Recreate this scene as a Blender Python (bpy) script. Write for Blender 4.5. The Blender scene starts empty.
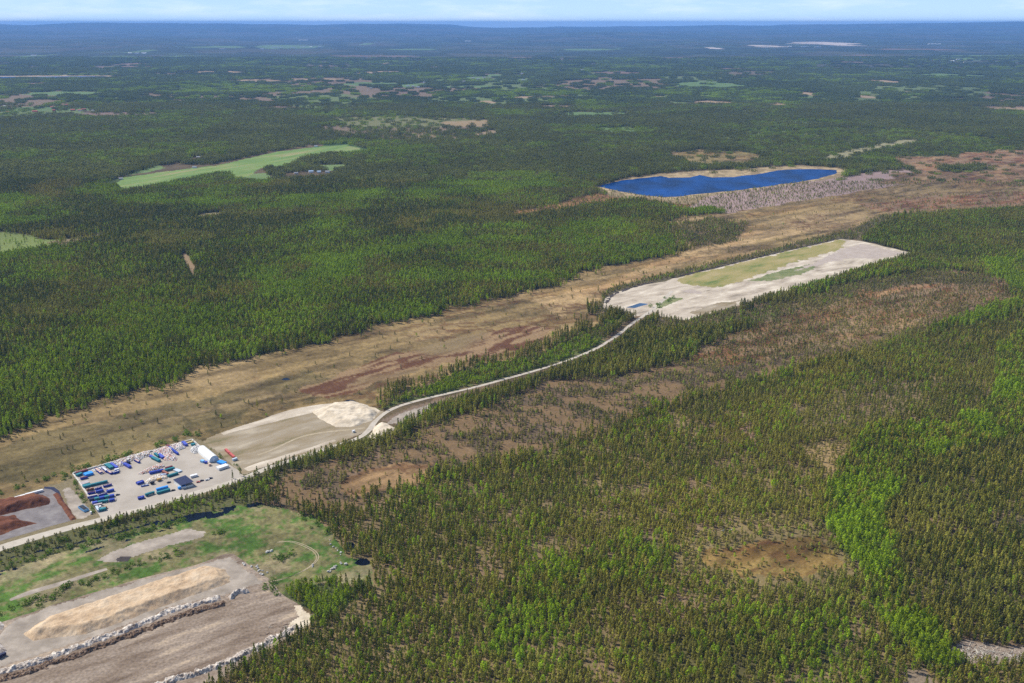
import bpy, bmesh, math, random
import numpy as np
from mathutils import Vector
random.seed(7)
RNG = np.random.default_rng(11)
C = bpy.context.scene.collection
SC = bpy.context.scene

# ---------------------------------------------------------------- camera
H = 500.0
PITCH = math.radians(17.668)
FPX = 1000.0
cam_d = bpy.data.cameras.new('camera'); cam = bpy.data.objects.new('camera', cam_d); C.objects.link(cam)
cam.location = (0, 0, H); cam.rotation_euler = (math.radians(90) - PITCH, 0, 0)
cam_d.sensor_width = 36; cam_d.lens = 36 * FPX / 1024; cam_d.clip_start = 1; cam_d.clip_end = 400000
SC.camera = cam

# ---------------------------------------------------------------- light
SUN_EL = math.radians(46)
SH = Vector((0.88, -0.47, 0)).normalized()            # direction the shadows fall on the ground
SUN_AZ = math.atan2(-SH.x, -SH.y)                    # compass angle of the sun from +Y towards +X
sd = bpy.data.lights.new('sun', 'SUN'); sd.energy = 4.7; sd.angle = math.radians(0.5); sd.color = (1.0, 0.94, 0.83)
sun = bpy.data.objects.new('sun', sd); C.objects.link(sun)
to_sun = Vector((-SH.x * math.cos(SUN_EL), -SH.y * math.cos(SUN_EL), math.sin(SUN_EL)))
sun.rotation_euler = to_sun.to_track_quat('Z', 'Y').to_euler(); sun.location = to_sun * 900

w = bpy.data.worlds.new('World'); SC.world = w; w.use_nodes = True
nt = w.node_tree; nt.nodes.clear()
out = nt.nodes.new('ShaderNodeOutputWorld'); bg = nt.nodes.new('ShaderNodeBackground')
sky = nt.nodes.new('ShaderNodeTexSky'); sky.sky_type = 'NISHITA'; sky.sun_disc = False
sky.sun_elevation = SUN_EL; sky.sun_rotation = SUN_AZ; sky.altitude = 500; sky.air_density = 1.0; sky.dust_density = 0.2; sky.ozone_density = 2.5
tc = nt.nodes.new('ShaderNodeTexCoord'); mp = nt.nodes.new('ShaderNodeMapping'); mp.inputs['Scale'].default_value = (6, 6, 42)
nz = nt.nodes.new('ShaderNodeTexNoise'); nz.inputs['Scale'].default_value = 1.6; nz.inputs['Detail'].default_value = 9; nz.inputs['Roughness'].default_value = .62
cr = nt.nodes.new('ShaderNodeValToRGB'); cr.color_ramp.elements[0].position = .47; cr.color_ramp.elements[1].position = .72
cr.color_ramp.elements[0].color = (0, 0, 0, 1); cr.color_ramp.elements[1].color = (.42, .42, .42, 1)
mx = nt.nodes.new('ShaderNodeMixRGB'); mx.inputs[2].default_value = (9.0, 9.6, 10.4, 1)
nt.links.new(tc.outputs['Generated'], mp.inputs[0]); nt.links.new(mp.outputs[0], nz.inputs[0]); nt.links.new(nz.outputs[0], cr.inputs[0])
nt.links.new(cr.outputs[0], mx.inputs[0]); # the lowest few degrees of a clear northern sky are a pale blue
sep = nt.nodes.new('ShaderNodeSeparateXYZ'); nt.links.new(tc.outputs['Generated'], sep.inputs[0])
hr = nt.nodes.new('ShaderNodeValToRGB'); he = hr.color_ramp.elements
he[0].position = 0.0; he[0].color = (.54, .73, .95, 1); he[1].position = .05; he[1].color = (.26, .45, .85, 1)
nt.links.new(sep.outputs[2], hr.inputs[0])
hs_ = nt.nodes.new('ShaderNodeVectorMath'); hs_.operation = 'SCALE'; hs_.inputs['Scale'].default_value = 10.5; nt.links.new(hr.outputs[0], hs_.inputs[0])
hf = nt.nodes.new('ShaderNodeMapRange'); hf.inputs[1].default_value = .03; hf.inputs[2].default_value = .25; hf.inputs[3].default_value = 1; hf.inputs[4].default_value = 0
nt.links.new(sep.outputs[2], hf.inputs[0])
hm = nt.nodes.new('ShaderNodeMixRGB'); nt.links.new(hf.outputs[0], hm.inputs[0]); nt.links.new(sky.outputs[0], hm.inputs[1]); nt.links.new(hs_.outputs[0], hm.inputs[2])
nt.links.new(hm.outputs[0], mx.inputs[1])
nt.links.new(mx.outputs[0], bg.inputs[0])
bg.inputs[1].default_value = 0.10
nt.links.new(bg.outputs[0], out.inputs[0])
SC.view_settings.view_transform = 'Standard'; SC.view_settings.look = 'None'
SC.view_settings.exposure = 0.36; SC.view_settings.gamma = 1
cy = SC.cycles
cy.max_bounces = 4; cy.diffuse_bounces = 2; cy.glossy_bounces = 2; cy.transmission_bounces = 2; cy.volume_bounces = 0; cy.transparent_max_bounces = 4
cy.use_denoising = False

# ---------------------------------------------------------------- helpers
def P(u, v, z=0.0):
    a = (u - 512) / FPX; b = (341.5 - v) / FPX
    dx, dy, dz = a, math.cos(PITCH) + b * math.sin(PITCH), -math.sin(PITCH) + b * math.cos(PITCH)
    t = (H - z) / -dz
    return (dx * t, dy * t)
def PP(pts): return np.array([P(u, v) for u, v in pts])
def proj(x, y, z):
    f = y * math.cos(PITCH) - (z - H) * math.sin(PITCH); up = y * math.sin(PITCH) + (z - H) * math.cos(PITCH)
    return 512 + FPX * x / f, 341.5 - FPX * up / f, f
def ss(a, b, x):
    t = np.clip((x - a) / (b - a), 0, 1); return t * t * (3 - 2 * t)
def _h(ix, iy, s):
    n = (ix.astype(np.int64) * 374761393 + iy.astype(np.int64) * 668265263 + s * 1442695041) & 0xffffffff
    n = ((n ^ (n >> 13)) * 1274126177) & 0xffffffff
    n = (n ^ (n >> 16)) & 0xffffffff
    return n.astype(np.float64) / 4294967295.0
def vnoise(x, y, s):
    x0 = np.floor(x); y0 = np.floor(y); fx = x - x0; fy = y - y0
    fx = fx * fx * (3 - 2 * fx); fy = fy * fy * (3 - 2 * fy)
    x0 = x0.astype(np.int64); y0 = y0.astype(np.int64)
    a = _h(x0, y0, s); b = _h(x0 + 1, y0, s); c = _h(x0, y0 + 1, s); d = _h(x0 + 1, y0 + 1, s)
    return (a * (1 - fx) + b * fx) * (1 - fy) + (c * (1 - fx) + d * fx) * fy
def fbm(x, y, sc, o=4, s=1, g=.5):
    r = 0; a = 1; t = 0; q = 1 / sc
    for k in range(o):
        r = r + a * vnoise(x * q + 17.3 * k, y * q - 9.1 * k, s + k * 31); t += a; a *= g; q *= 2.03
    return r / t
def inside(poly, x, y):
    m = np.zeros(x.shape, bool)
    x0, y0 = poly.min(0); x1, y1 = poly.max(0)
    idx = np.nonzero((x >= x0) & (x <= x1) & (y >= y0) & (y <= y1))[0]
    if not len(idx): return m
    px = x[idx]; py = y[idx]; r = np.zeros(len(idx), bool); n = len(poly)
    for i in range(n):
        ax, ay = poly[i]; bx, by = poly[(i + 1) % n]
        if ay == by: continue
        c = ((ay > py) != (by > py)) & (px < (bx - ax) * (py - ay) / (by - ay) + ax)
        r ^= c
    m[idx] = r; return m
def segdist(poly, x, y, closed=True):
    d = np.full(x.shape, 1e18); n = len(poly)
    for i in range(n if closed else n - 1):
        ax, ay = poly[i]; bx, by = poly[(i + 1) % n]
        ex, ey = bx - ax, by - ay; L = ex * ex + ey * ey + 1e-9
        t = np.clip(((x - ax) * ex + (y - ay) * ey) / L, 0, 1)
        d = np.minimum(d, (x - ax - t * ex) ** 2 + (y - ay - t * ey) ** 2)
    return np.sqrt(d)
def nmesh(name, V, F):
    """V (n,3), F (m,k) all faces of the same size"""
    V = np.asarray(V, np.float32); F = np.asarray(F, np.int32); k = F.shape[1]
    me = bpy.data.meshes.new(name); me.vertices.add(len(V)); me.vertices.foreach_set('co', V.ravel())
    me.loops.add(F.size); me.loops.foreach_set('vertex_index', F.ravel())
    me.polygons.add(len(F)); me.polygons.foreach_set('loop_start', np.arange(0, F.size, k, dtype=np.int32))
    me.polygons.foreach_set('loop_total', np.full(len(F), k, np.int32)); me.update(calc_edges=True); return me
def link(name, me, mat=None, parent=None, loc=None):
    o = bpy.data.objects.new(name, me); C.objects.link(o)
    if mat is not None:
        for m_ in (mat if isinstance(mat, (list, tuple)) else [mat]): me.materials.append(m_)
    if parent is not None: o.parent = parent
    if loc is not None: o.location = loc
    return o
def tag(o, label=None, cat=None, group=None, kind=None):
    if label: o['label'] = label
    if cat: o['category'] = cat
    if group: o['group'] = group
    if kind: o['kind'] = kind
    return o
def empty(name, loc, rz=0.0):
    o = bpy.data.objects.new(name, None); C.objects.link(o); o.location = loc; o.rotation_euler = (0, 0, rz); o.empty_display_size = .5; return o

class MB:
    """collects boxes, quads and cylinders with material slots, then links them as one mesh"""
    def __init__(s): s.v = []; s.f = []; s.m = []
    def face(s, pts, m=0):
        n = len(s.v); s.v += [tuple(p) for p in pts]; s.f.append(list(range(n, n + len(pts)))); s.m.append(m); return s
    def box(s, x0, y0, z0, x1, y1, z1, m=0, top=None):
        n = len(s.v); s.v += [(x0, y0, z0), (x1, y0, z0), (x1, y1, z0), (x0, y1, z0), (x0, y0, z1), (x1, y0, z1), (x1, y1, z1), (x0, y1, z1)]
        for i, q in enumerate(([0, 3, 2, 1], [4, 5, 6, 7], [0, 1, 5, 4], [1, 2, 6, 5], [2, 3, 7, 6], [3, 0, 4, 7])):
            s.f.append([n + a for a in q]); s.m.append(top if (top is not None and i == 1) else m)
        return s
    def cyl(s, p, q, r0, r1, n=6, m=0, cap=True):
        p = Vector(p); q = Vector(q); d = (q - p).normalized(); a = d.orthogonal().normalized(); b = d.cross(a); k = len(s.v)
        for c, r in ((p, r0), (q, r1)):
            for i in range(n):
                t = 2 * math.pi * i / n; s.v.append(tuple(c + a * math.cos(t) * r + b * math.sin(t) * r))
        for i in range(n):
            j = (i + 1) % n; s.f.append([k + i, k + j, k + n + j, k + n + i]); s.m.append(m)
        if cap: s.f.append([k + n + i for i in range(n)]); s.m.append(m); s.f.append([k + n - 1 - i for i in range(n)]); s.m.append(m)
        return s
    def build(s, name, mats, parent=None, loc=None):
        me = bpy.data.meshes.new(name); me.from_pydata(s.v, [], s.f); 
        o = link(name, me, mats, parent, loc); me.polygons.foreach_set('material_index', s.m); me.update(); return o

# ---------------------------------------------------------------- materials
def newmat(name):
    m = bpy.data.materials.new(name); m.use_nodes = True; m.node_tree.nodes.clear(); return m, m.node_tree
def N(nt, t, **kw):
    n = nt.nodes.new(t)
    for k, v in kw.items(): setattr(n, k, v)
    return n
def mat_noise(name, cols, scale=.2, stretch=(1, 1, 1), rot=0.0, detail=8, rough=.9, spec=.2, pos=None, bump=0.0, fine=0.25, fscale=3.0, bscale=None):
    m, nt = newmat(name)
    o = N(nt, 'ShaderNodeOutputMaterial'); b = N(nt, 'ShaderNodeBsdfPrincipled'); b.inputs['Roughness'].default_value = rough; b.inputs['Specular IOR Level'].default_value = spec
    g = N(nt, 'ShaderNodeNewGeometry'); mp = N(nt, 'ShaderNodeMapping'); mp.inputs['Rotation'].default_value = (0, 0, -rot); mp.vector_type = 'TEXTURE'
    mp.inputs['Rotation'].default_value = (0, 0, rot); mp.inputs['Scale'].default_value = stretch
    nz = N(nt, 'ShaderNodeTexNoise'); nz.inputs['Scale'].default_value = scale; nz.inputs['Detail'].default_value = detail; nz.inputs['Roughness'].default_value = .62
    nt.links.new(g.outputs['Position'], mp.inputs[0]); nt.links.new(mp.outputs[0], nz.inputs[0])
    r = N(nt, 'ShaderNodeValToRGB'); el = r.color_ramp.elements
    n = len(cols); pos = pos or [.32 + .36 * i / max(1, n - 1) for i in range(n)]
    el[0].position = pos[0]; el[0].color = (*cols[0], 1); el[1].position = pos[-1]; el[1].color = (*cols[-1], 1)
    for i in range(1, n - 1): e = el.new(pos[i]); e.color = (*cols[i], 1)
    nt.links.new(nz.outputs[0], r.inputs[0])
    n2 = N(nt, 'ShaderNodeTexNoise'); n2.inputs['Scale'].default_value = fscale; n2.inputs['Detail'].default_value = 4
    nt.links.new(g.outputs['Position'], n2.inputs[0])
    mr = N(nt, 'ShaderNodeMapRange'); mr.inputs[1].default_value = .3; mr.inputs[2].default_value = .7; mr.inputs[3].default_value = 1 - fine; mr.inputs[4].default_value = 1 + fine
    nt.links.new(n2.outputs[0], mr.inputs[0])
    mu = N(nt, 'ShaderNodeVectorMath', operation='SCALE'); nt.links.new(r.outputs[0], mu.inputs[0]); nt.links.new(mr.outputs[0], mu.inputs['Scale'])
    nt.links.new(mu.outputs[0], b.inputs['Base Color'])
    if bump:
        bp = N(nt, 'ShaderNodeBump'); bp.inputs['Distance'].default_value = bump; bp.inputs['Strength'].default_value = 1
        if bscale:
            n3 = N(nt, 'ShaderNodeTexNoise'); n3.inputs['Scale'].default_value = bscale; n3.inputs['Detail'].default_value = 5; nt.links.new(g.outputs['Position'], n3.inputs[0]); nt.links.new(n3.outputs[0], bp.inputs['Height'])
        else: nt.links.new(nz.outputs[0], bp.inputs['Height'])
        nt.links.new(bp.outputs[0], b.inputs['Normal'])
    nt.links.new(b.outputs[0], o.inputs[0]); return m
def mat_plain(name, col, rough=.6, var=.15):
    return mat_noise(name, [tuple(c * (1 - var) for c in col), tuple(min(1, c * (1 + var)) for c in col)], scale=.35, rough=rough, spec=.4, fine=.08)
def mat_water(name, col, rough=.12, wscale=.25, bump=.25, spec=.3):
    m, nt = newmat(name); o = N(nt, 'ShaderNodeOutputMaterial'); b = N(nt, 'ShaderNodeBsdfPrincipled')
    b.inputs['Base Color'].default_value = (*col, 1); b.inputs['Roughness'].default_value = rough; b.inputs['IOR'].default_value = 1.33; b.inputs['Specular IOR Level'].default_value = spec
    g = N(nt, 'ShaderNodeNewGeometry'); nz = N(nt, 'ShaderNodeTexNoise'); nz.inputs['Scale'].default_value = wscale; nz.inputs['Detail'].default_value = 5
    mp = N(nt, 'ShaderNodeMapping'); mp.inputs['Scale'].default_value = (1, .5, 1)
    nt.links.new(g.outputs['Position'], mp.inputs[0]); nt.links.new(mp.outputs[0], nz.inputs[0])
    bp = N(nt, 'ShaderNodeBump'); bp.inputs['Distance'].default_value = bump; nt.links.new(nz.outputs[0], bp.inputs['Height']); nt.links.new(bp.outputs[0], b.inputs['Normal'])
    n2 = N(nt, 'ShaderNodeTexNoise'); n2.inputs['Scale'].default_value = .012; n2.inputs['Detail'].default_value = 5
    nt.links.new(mp.outputs[0], n2.inputs[0])
    r = N(nt, 'ShaderNodeValToRGB'); r.color_ramp.elements[0].position = .35; r.color_ramp.elements[1].position = .7
    r.color_ramp.elements[0].color = (*[c * .55 for c in col], 1); r.color_ramp.elements[1].color = (*[min(1, c * 1.6) for c in col], 1)
    nt.links.new(n2.outputs[0], r.inputs[0]); nt.links.new(r.outputs[0], b.inputs['Base Color'])
    nt.links.new(b.outputs[0], o.inputs[0]); return m
def mat_leaf(name, src, trans=.45, gain=1.0):
    """src: 'INSTANCER' reads the tint carried by each scattered point, 'OBJECT' reads the object's own colour"""
    m, nt = newmat(name); o = N(nt, 'ShaderNodeOutputMaterial')
    if src == 'INSTANCER':
        a = N(nt, 'ShaderNodeAttribute', attribute_type='INSTANCER', attribute_name='tint'); col = a.outputs['Color']
    else:
        a = N(nt, 'ShaderNodeObjectInfo'); col = a.outputs['Color']
    g = N(nt, 'ShaderNodeNewGeometry'); nz = N(nt, 'ShaderNodeTexNoise'); nz.inputs['Scale'].default_value = .9; nz.inputs['Detail'].default_value = 2
    nt.links.new(g.outputs['Position'], nz.inputs[0])
    mr = N(nt, 'ShaderNodeMapRange'); mr.inputs[1].default_value = .3; mr.inputs[2].default_value = .7; mr.inputs[3].default_value = .7 * gain; mr.inputs[4].default_value = 1.35 * gain
    nt.links.new(nz.outputs[0], mr.inputs[0])
    mu = N(nt, 'ShaderNodeVectorMath', operation='SCALE'); nt.links.new(col, mu.inputs[0]); nt.links.new(mr.outputs[0], mu.inputs['Scale'])
    d = N(nt, 'ShaderNodeBsdfDiffuse'); t = N(nt, 'ShaderNodeBsdfTranslucent'); ms = N(nt, 'ShaderNodeMixShader'); ms.inputs[0].default_value = trans
    nt.links.new(mu.outputs[0], d.inputs[0]); nt.links.new(mu.outputs[0], t.inputs[0]); nt.links.new(d.outputs[0], ms.inputs[1]); nt.links.new(t.outputs[0], ms.inputs[2])
    nt.links.new(ms.outputs[0], o.inputs[0]); return m

# ---------------------------------------------------------------- land cover (real ground positions, traced once from the photograph)
RG = (0.092, 0.068, 0.036)       # forest floor
BOG = (0.205, 0.155, 0.078)
Z = []   # (polygon, wobble m, ground colour, tree density, birch share, tree size, pattern)
def zone(pts, wob, col, dens, birch=.1, size=1.0, pat=0, tint=None): Z.append((PP(pts), wob, col, dens, birch, size, pat, tint))
# broad stands
zone([(-40,300),(120,285),(250,300),(330,270),(512,232),(690,215),(700,255),(640,268),(512,300),(430,322),(256,362),(120,400),(-40,455)], 60, (.05, .045, .022), 1.0, .46, 1.0, 0)
zone([(-40,255),(60,262),(190,240),(300,260),(250,298),(120,290),(60,330),(-40,345)], 60, RG, .95, .12, .95)
zone([(-40,150),(60,150),(115,170),(110,195),(40,195),(-40,200)], 60, (.03,.04,.02), 1.0, .02, 1.15)
zone([(-40,196),(30,196),(90,208),(60,222),(0,232),(-40,232)], 30, (.06,.08,.03), .9, .9, .8)
zone([(130,175),(240,172),(300,190),(300,205),(120,205),(60,192)], 30, (.05,.07,.02), .9, .5, .8)
zone([(310,148),(345,140),(400,143),(440,150),(430,160),(370,158),(330,152)], 30, (.06,.10,.03), 1, .95, .9)
zone([(330,118),(400,116),(488,120),(485,126),(400,128),(350,127)], 40, (.15,.15,.06), .12, .5, .7)
zone([(440,122),(488,120),(487,126),(450,127)], 20, (.26,.19,.10), .03)
zone([(411,133),(436,131),(437,139),(415,140)], 20, (.20,.15,.08), .2)
zone([(470,133),(495,130),(498,136),(478,137)], 20, (.24,.18,.11), .1)
zone([(592,128),(634,126),(640,134),(600,134)], 30, (.10,.15,.04), .2, .9, .5)
zone([(660,153),(700,150),(745,152),(768,160),(735,167),(690,165)], 40, (.17,.14,.06), .16, .3, .6, 1)
zone([(727,140),(768,133),(830,128),(900,130),(1010,140),(1060,150),(1060,158),(950,155),(840,162),(780,160),(740,150)], 60, (.09,.10,.035), .65, .35, .7)
zone([(820,158),(850,150),(900,140),(925,138),(915,142),(865,152),(835,162)], 20, (.24,.22,.12), .05)
zone([(895,156),(940,157),(985,151),(1070,148),(1070,178),(1000,176),(930,173),(900,166)], 40, (.20,.115,.06), .05, .1, .5, 2)
zone([(935,168),(985,166),(995,172),(940,174)], 20, (.06,.06,.03), .8)
zone([(512,212),(545,206),(570,198),(590,194),(660,196),(720,200),(740,208),(690,212),(640,200),(600,204),(560,212),(500,220)], 25, (.24,.14,.07), .12, .1, .5, 1)
zone([(-40,262),(40,268),(120,262),(200,252),(260,240),(330,236),(300,246),(200,268),(120,276),(30,286),(-40,290)], 50, RG, 1.0, .30, .95)
zone([(250,268),(330,255),(420,240),(512,226),(600,218),(640,222),(560,238),(470,252),(380,270),(300,292),(250,300)], 45, (.06,.07,.025), 1.0, .75, .95)
zone([(120,205),(200,200),(300,195),(400,190),(470,178),(520,180),(480,192),(400,200),(300,212),(200,216)], 40, (.05,.065,.02), 1, .8, .85)
zone([(256,186),(330,184),(420,176),(500,166),(480,174),(400,186),(300,194),(240,198)], 30, (.03,.035,.02), 1, .05, 1.05)
zone([(460,178),(512,172),(560,180),(600,184),(590,190),(530,190),(480,188)], 30, (.06,.08,.025), .9, .85, .8)
zone([(60,205),(120,215),(190,214),(240,208),(230,216),(170,224),(90,222)], 30, (.02,.03,.015), 1, .03, 1.1)
zone([(0,148),(60,152),(100,160),(60,166),(-40,162)], 30, (.06,.08,.03), 1, .6, .9)
zone([(200,133),(290,128),(340,133),(300,140),(220,143)], 60, (.02,.03,.015), 1, .02, 1.1)
zone([(560,140),(640,134),(700,136),(690,146),(610,152),(560,150)], 60, (.05,.06,.03), 1, .25, .85)
zone([(520,120),(640,116),(760,118),(740,124),(600,127),(520,127)], 90, (.02,.03,.015), 1, .03, 1.05)
zone([(780,112),(880,108),(1000,118),(1060,124),(1060,130),(900,126),(790,120)], 90, (.02,.03,.015), 1, .03, 1.1)
zone([(120,88),(230,84),(330,88),(300,92),(180,95)], 120, (.07,.09,.03), .8, .8, .8)
zone([(430,93),(520,90),(600,92),(560,96),(460,97)], 120, (.07,.09,.03), .8, .7, .8)
zone([(-60,530),(-60,470),(60,460),(200,425),(320,398),(350,410),(300,425),(205,448),(60,490)], 4, (.16,.12,.06), .01, .1, .4, 1)
# the long open bog
zone([(-60,458),(0,438),(60,414),(100,402),(150,388),(200,368),(256,354),(320,342),(375,325),(430,315),(470,304),(512,294),(549,285),(577,276),(612,263),(637,261),(687,251),(668,238),(662,222),(690,215),(720,212),(760,205),(800,199),(850,190),(890,183),(960,176),(1080,168),(1080,216),(990,216),(915,214),(880,222),(850,235),(800,247),(740,262),(680,277),(640,287),(612,294),(600,308),(596,325),(570,340),(540,352),(470,366),(440,382),(400,390),(370,412),(320,412),(256,418),(200,440),(130,458),(60,478),(-60,505)], 22, BOG, .008, .1, .45, 1)
zone([(250,420),(330,385),(400,365),(470,345),(540,330),(590,322),(575,340),(520,352),(470,358),(420,372),(370,392),(300,412)], 22, (.225,.168,.085), .01, .1, .45, 1)
zone([(-60,470),(60,430),(150,405),(250,385),(300,372),(330,380),(250,412),(190,436),(60,474),(-60,500)], 26, (.135,.11,.055), .012, .1, .45, 1)
zone([(560,318),(600,296),(660,275),(760,240),(850,225),(820,215),(720,240),(660,262),(600,285),(540,300)], 20, (.29,.215,.12), .008, .1, .45, 1)
zone([(300,392),(340,372),(400,352),(460,336),(520,326),(552,330),(540,344),(490,354),(430,368),(370,386),(320,400)], 14, (.22,.16,.085), .004, .1, .45, 6)
zone([(665,225),(720,218),(745,226),(735,240),(700,248),(680,240)], 25, (.11,.09,.045), .45, .1, .55, 1)
zone([(860,205),(930,196),(1080,190),(1080,214),(960,205),(900,214)], 30, (.19,.10,.055), .05, .1, .5, 2)
zone([(592,188),(625,178),(662,173),(735,169),(800,165),(850,169),(842,177),(800,187),(740,197),(690,204),(650,203),(610,196)], 6, (.24,.18,.10), .07, .3, .6)
zone([(690,207),(705,197),(760,188),(830,179),(885,170),(965,172),(905,184),(800,201),(730,213)], 14, (.30,.215,.195), .13, .1, .5, 4)
zone([(890,172),(1080,168),(1080,190),(960,184),(880,184)], 25, (.19,.13,.075), .14, .1, .5, 1)
# ridge of forest right of the gravel site
zone([(850,235),(885,218),(950,213),(1080,205),(1080,300),(1000,300),(960,288),(915,262),(868,270),(905,253),(860,240)], 14, (.07,.065,.03), 1.0, .2, .9)
zone([(985,262),(1080,245),(1080,300),(1000,290)], 15, (.06,.08,.03), 1, .95, 1)
# ditch line with trees north of the gravel site
zone([(596,318),(604,290),(640,280),(740,257),(850,230),(880,216),(900,214),(860,240),(740,266),(660,283),(612,300),(606,320)], 6, (.10,.085,.045), .42, .15, .5)
zone([(372,412),(410,390),(440,383),(470,368),(540,355),(575,340),(598,325),(628,316),(600,345),(560,362),(515,376),(450,392),(415,400),(385,408)], 8, (.085,.10,.03), .85, .55, .55)
# lower bog strip with stunted trees
zone([(262,490),(300,470),(345,458),(400,440),(440,423),(500,398),(560,380),(640,370),(720,355),(760,345),(820,322),(860,300),(930,285),(1010,283),(1012,300),(930,334),(850,354),(745,382),(670,404),(600,429),(565,446),(530,458),(450,474),(395,488),(340,514),(300,512)], 14, (.185,.115,.052), .20, .05, .42, 3)
zone([(350,480),(400,462),(430,462),(425,480),(390,490),(350,500)], 14, (.19,.105,.05), .01, .0, .4, 1)
zone([(740,318),(790,300),(820,310),(800,330),(750,330)], 14, (.22,.095,.05), .10, .0, .4, 2)
zone([(800,296),(870,280),(960,270),(1010,280),(1000,300),(930,322),(860,340),(790,356),(720,368),(680,360),(740,330),(760,316)], 16, (.165,.095,.05), .36, .0, .42, 2)
zone([(850,285),(900,276),(960,280),(955,292),(880,298)], 14, (.18,.09,.045), .15, .0, .4, 2)
zone([(690,292),(750,310),(860,280),(940,268),(1000,280),(985,284),(930,284),(860,292),(820,306),(760,322),(700,330),(640,335)], 14, (.11,.085,.045), .55, .1, .5)
# foreground forest
zone([(300,520),(345,515),(395,492),(450,480),(530,462),(600,432),(670,408),(745,386),(850,358),(930,336),(1020,312),(1100,300),(1100,800),(100,800),(215,690),(300,640),(318,610),(345,600),(370,575),(345,545)], 10, (.175,.13,.065), .88, .16, .72)
zone([(640,440),(700,425),(800,440),(900,400),(960,380),(1020,300),(1100,300),(1100,400),(900,440),(800,470),(700,470)], 20, (.165,.12,.06), .84, .10, .70)
zone([(500,600),(560,560),(620,540),(680,540),(640,590),(560,620),(510,660),(480,640)], 20, (.10,.09,.035), .9, .6, .85)
zone([(620,650),(700,630),(790,600),(860,600),(840,700),(600,700)], 25, (.10,.09,.035), .85, .5, .85)
zone([(800,405),(880,380),(930,385),(900,415),(860,430),(800,432)], 12, (.17,.13,.065), .6, .05, .6)
zone([(800,450),(820,442),(858,445),(860,460),(838,482),(822,470)], 7, (.26,.185,.085), .3, .1, .5)
zone([(670,552),(710,528),(770,518),(830,522),(856,550),(854,580),(800,592),(735,590),(685,578)], 14, (.17,.13,.06), .55, .1, .5)
zone([(705,555),(735,542),(785,536),(826,540),(842,558),(836,572),(790,578),(745,576),(715,568)], 13, (.245,.17,.065), .12, .1, .4, 1)
zone([(890,470),(930,455),(1100,430),(1100,660),(960,660),(920,600),(890,560),(880,520)], 10, (.10,.08,.045), .92, .02, .85)
zone([(1100,300),(1000,350),(995,395),(955,428),(880,427),(850,450),(838,480),(822,520),(850,555),(868,600),(895,640),(920,665),(965,668),(935,630),(905,590),(893,550),(880,520),(905,475),(950,452),(1040,432),(1100,425)], 6, (.06,.07,.025), 1.0, .97, 1.05)
zone([(905,672),(925,668),(940,690),(950,800),(880,800)], 4, (.20,.155,.11), .02)
zone([(948,650),(965,640),(1000,645),(1060,648),(1060,664),(985,662),(960,662)], 3, (.24,.19,.15), .03, 0, 1, 4)
zone([(180,255),(186,253),(196,268),(194,280),(188,270)], 3, (.24,.17,.10), .0)
zone([(738,428),(752,426),(757,445),(748,440)], 3, (.24,.15,.10), .1)
# meadows, far left
zone([(-40,228),(20,233),(50,240),(70,238),(50,248),(20,254),(-40,258)], 12, (.16,.20,.055), .04, .5, .7)
zone([(50,242),(90,236),(120,227),(112,234),(60,250)], 10, (.20,.16,.09), .1)
zone([(190,217),(205,213),(228,211),(222,216),(200,221)], 8, (.20,.17,.09), .0)
# verge, ditches and green wasteland near the road
zone([(-60,512),(0,500),(60,482),(75,472),(192,437),(205,442),(240,470),(232,488),(205,500),(100,524),(-60,580)], 3, (.19,.155,.09), .0)
zone([(-60,565),(0,548),(60,532),(110,517),(160,506),(230,490),(262,482),(250,505),(215,515),(150,530),(60,555),(-60,590)], 4, (.095,.095,.038), .38, .45, .34)
zone([(-60,655),(0,633),(60,608),(140,585),(228,560),(258,572),(285,600),(312,612),(330,585),(372,585),(375,562),(350,555),(335,535),(312,518),(270,505),(235,505),(190,518),(100,540),(-60,590)], 4, (.105,.135,.040), .0, .5, .35, 5)
zone([(280,596),(300,584),(330,582),(352,592),(346,606),(335,616),(316,622),(311,612),(296,604)], 3, (.06,.07,.025), 1.0, .98, .62)
zone([(230,470),(262,466),(300,458),(350,440),(395,425),(440,404),(520,380),(560,370),(520,388),(480,402),(430,418),(380,440),(330,460),(300,470),(262,488),(235,492)], 3, (.09,.085,.035), .95, .12, .75)
zone([(98,524),(140,511.5),(200,496.5),(245,481),(262,476),(275,480),(262,490),(235,497),(200,505.5),(150,517),(105,528)], 1, (.07,.07,.03), 1.0, .3, .5)
zone([(380,420),(420,404),(470,390),(452,400),(430,410),(400,425)], 3, (.18,.13,.09), .0)
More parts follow.
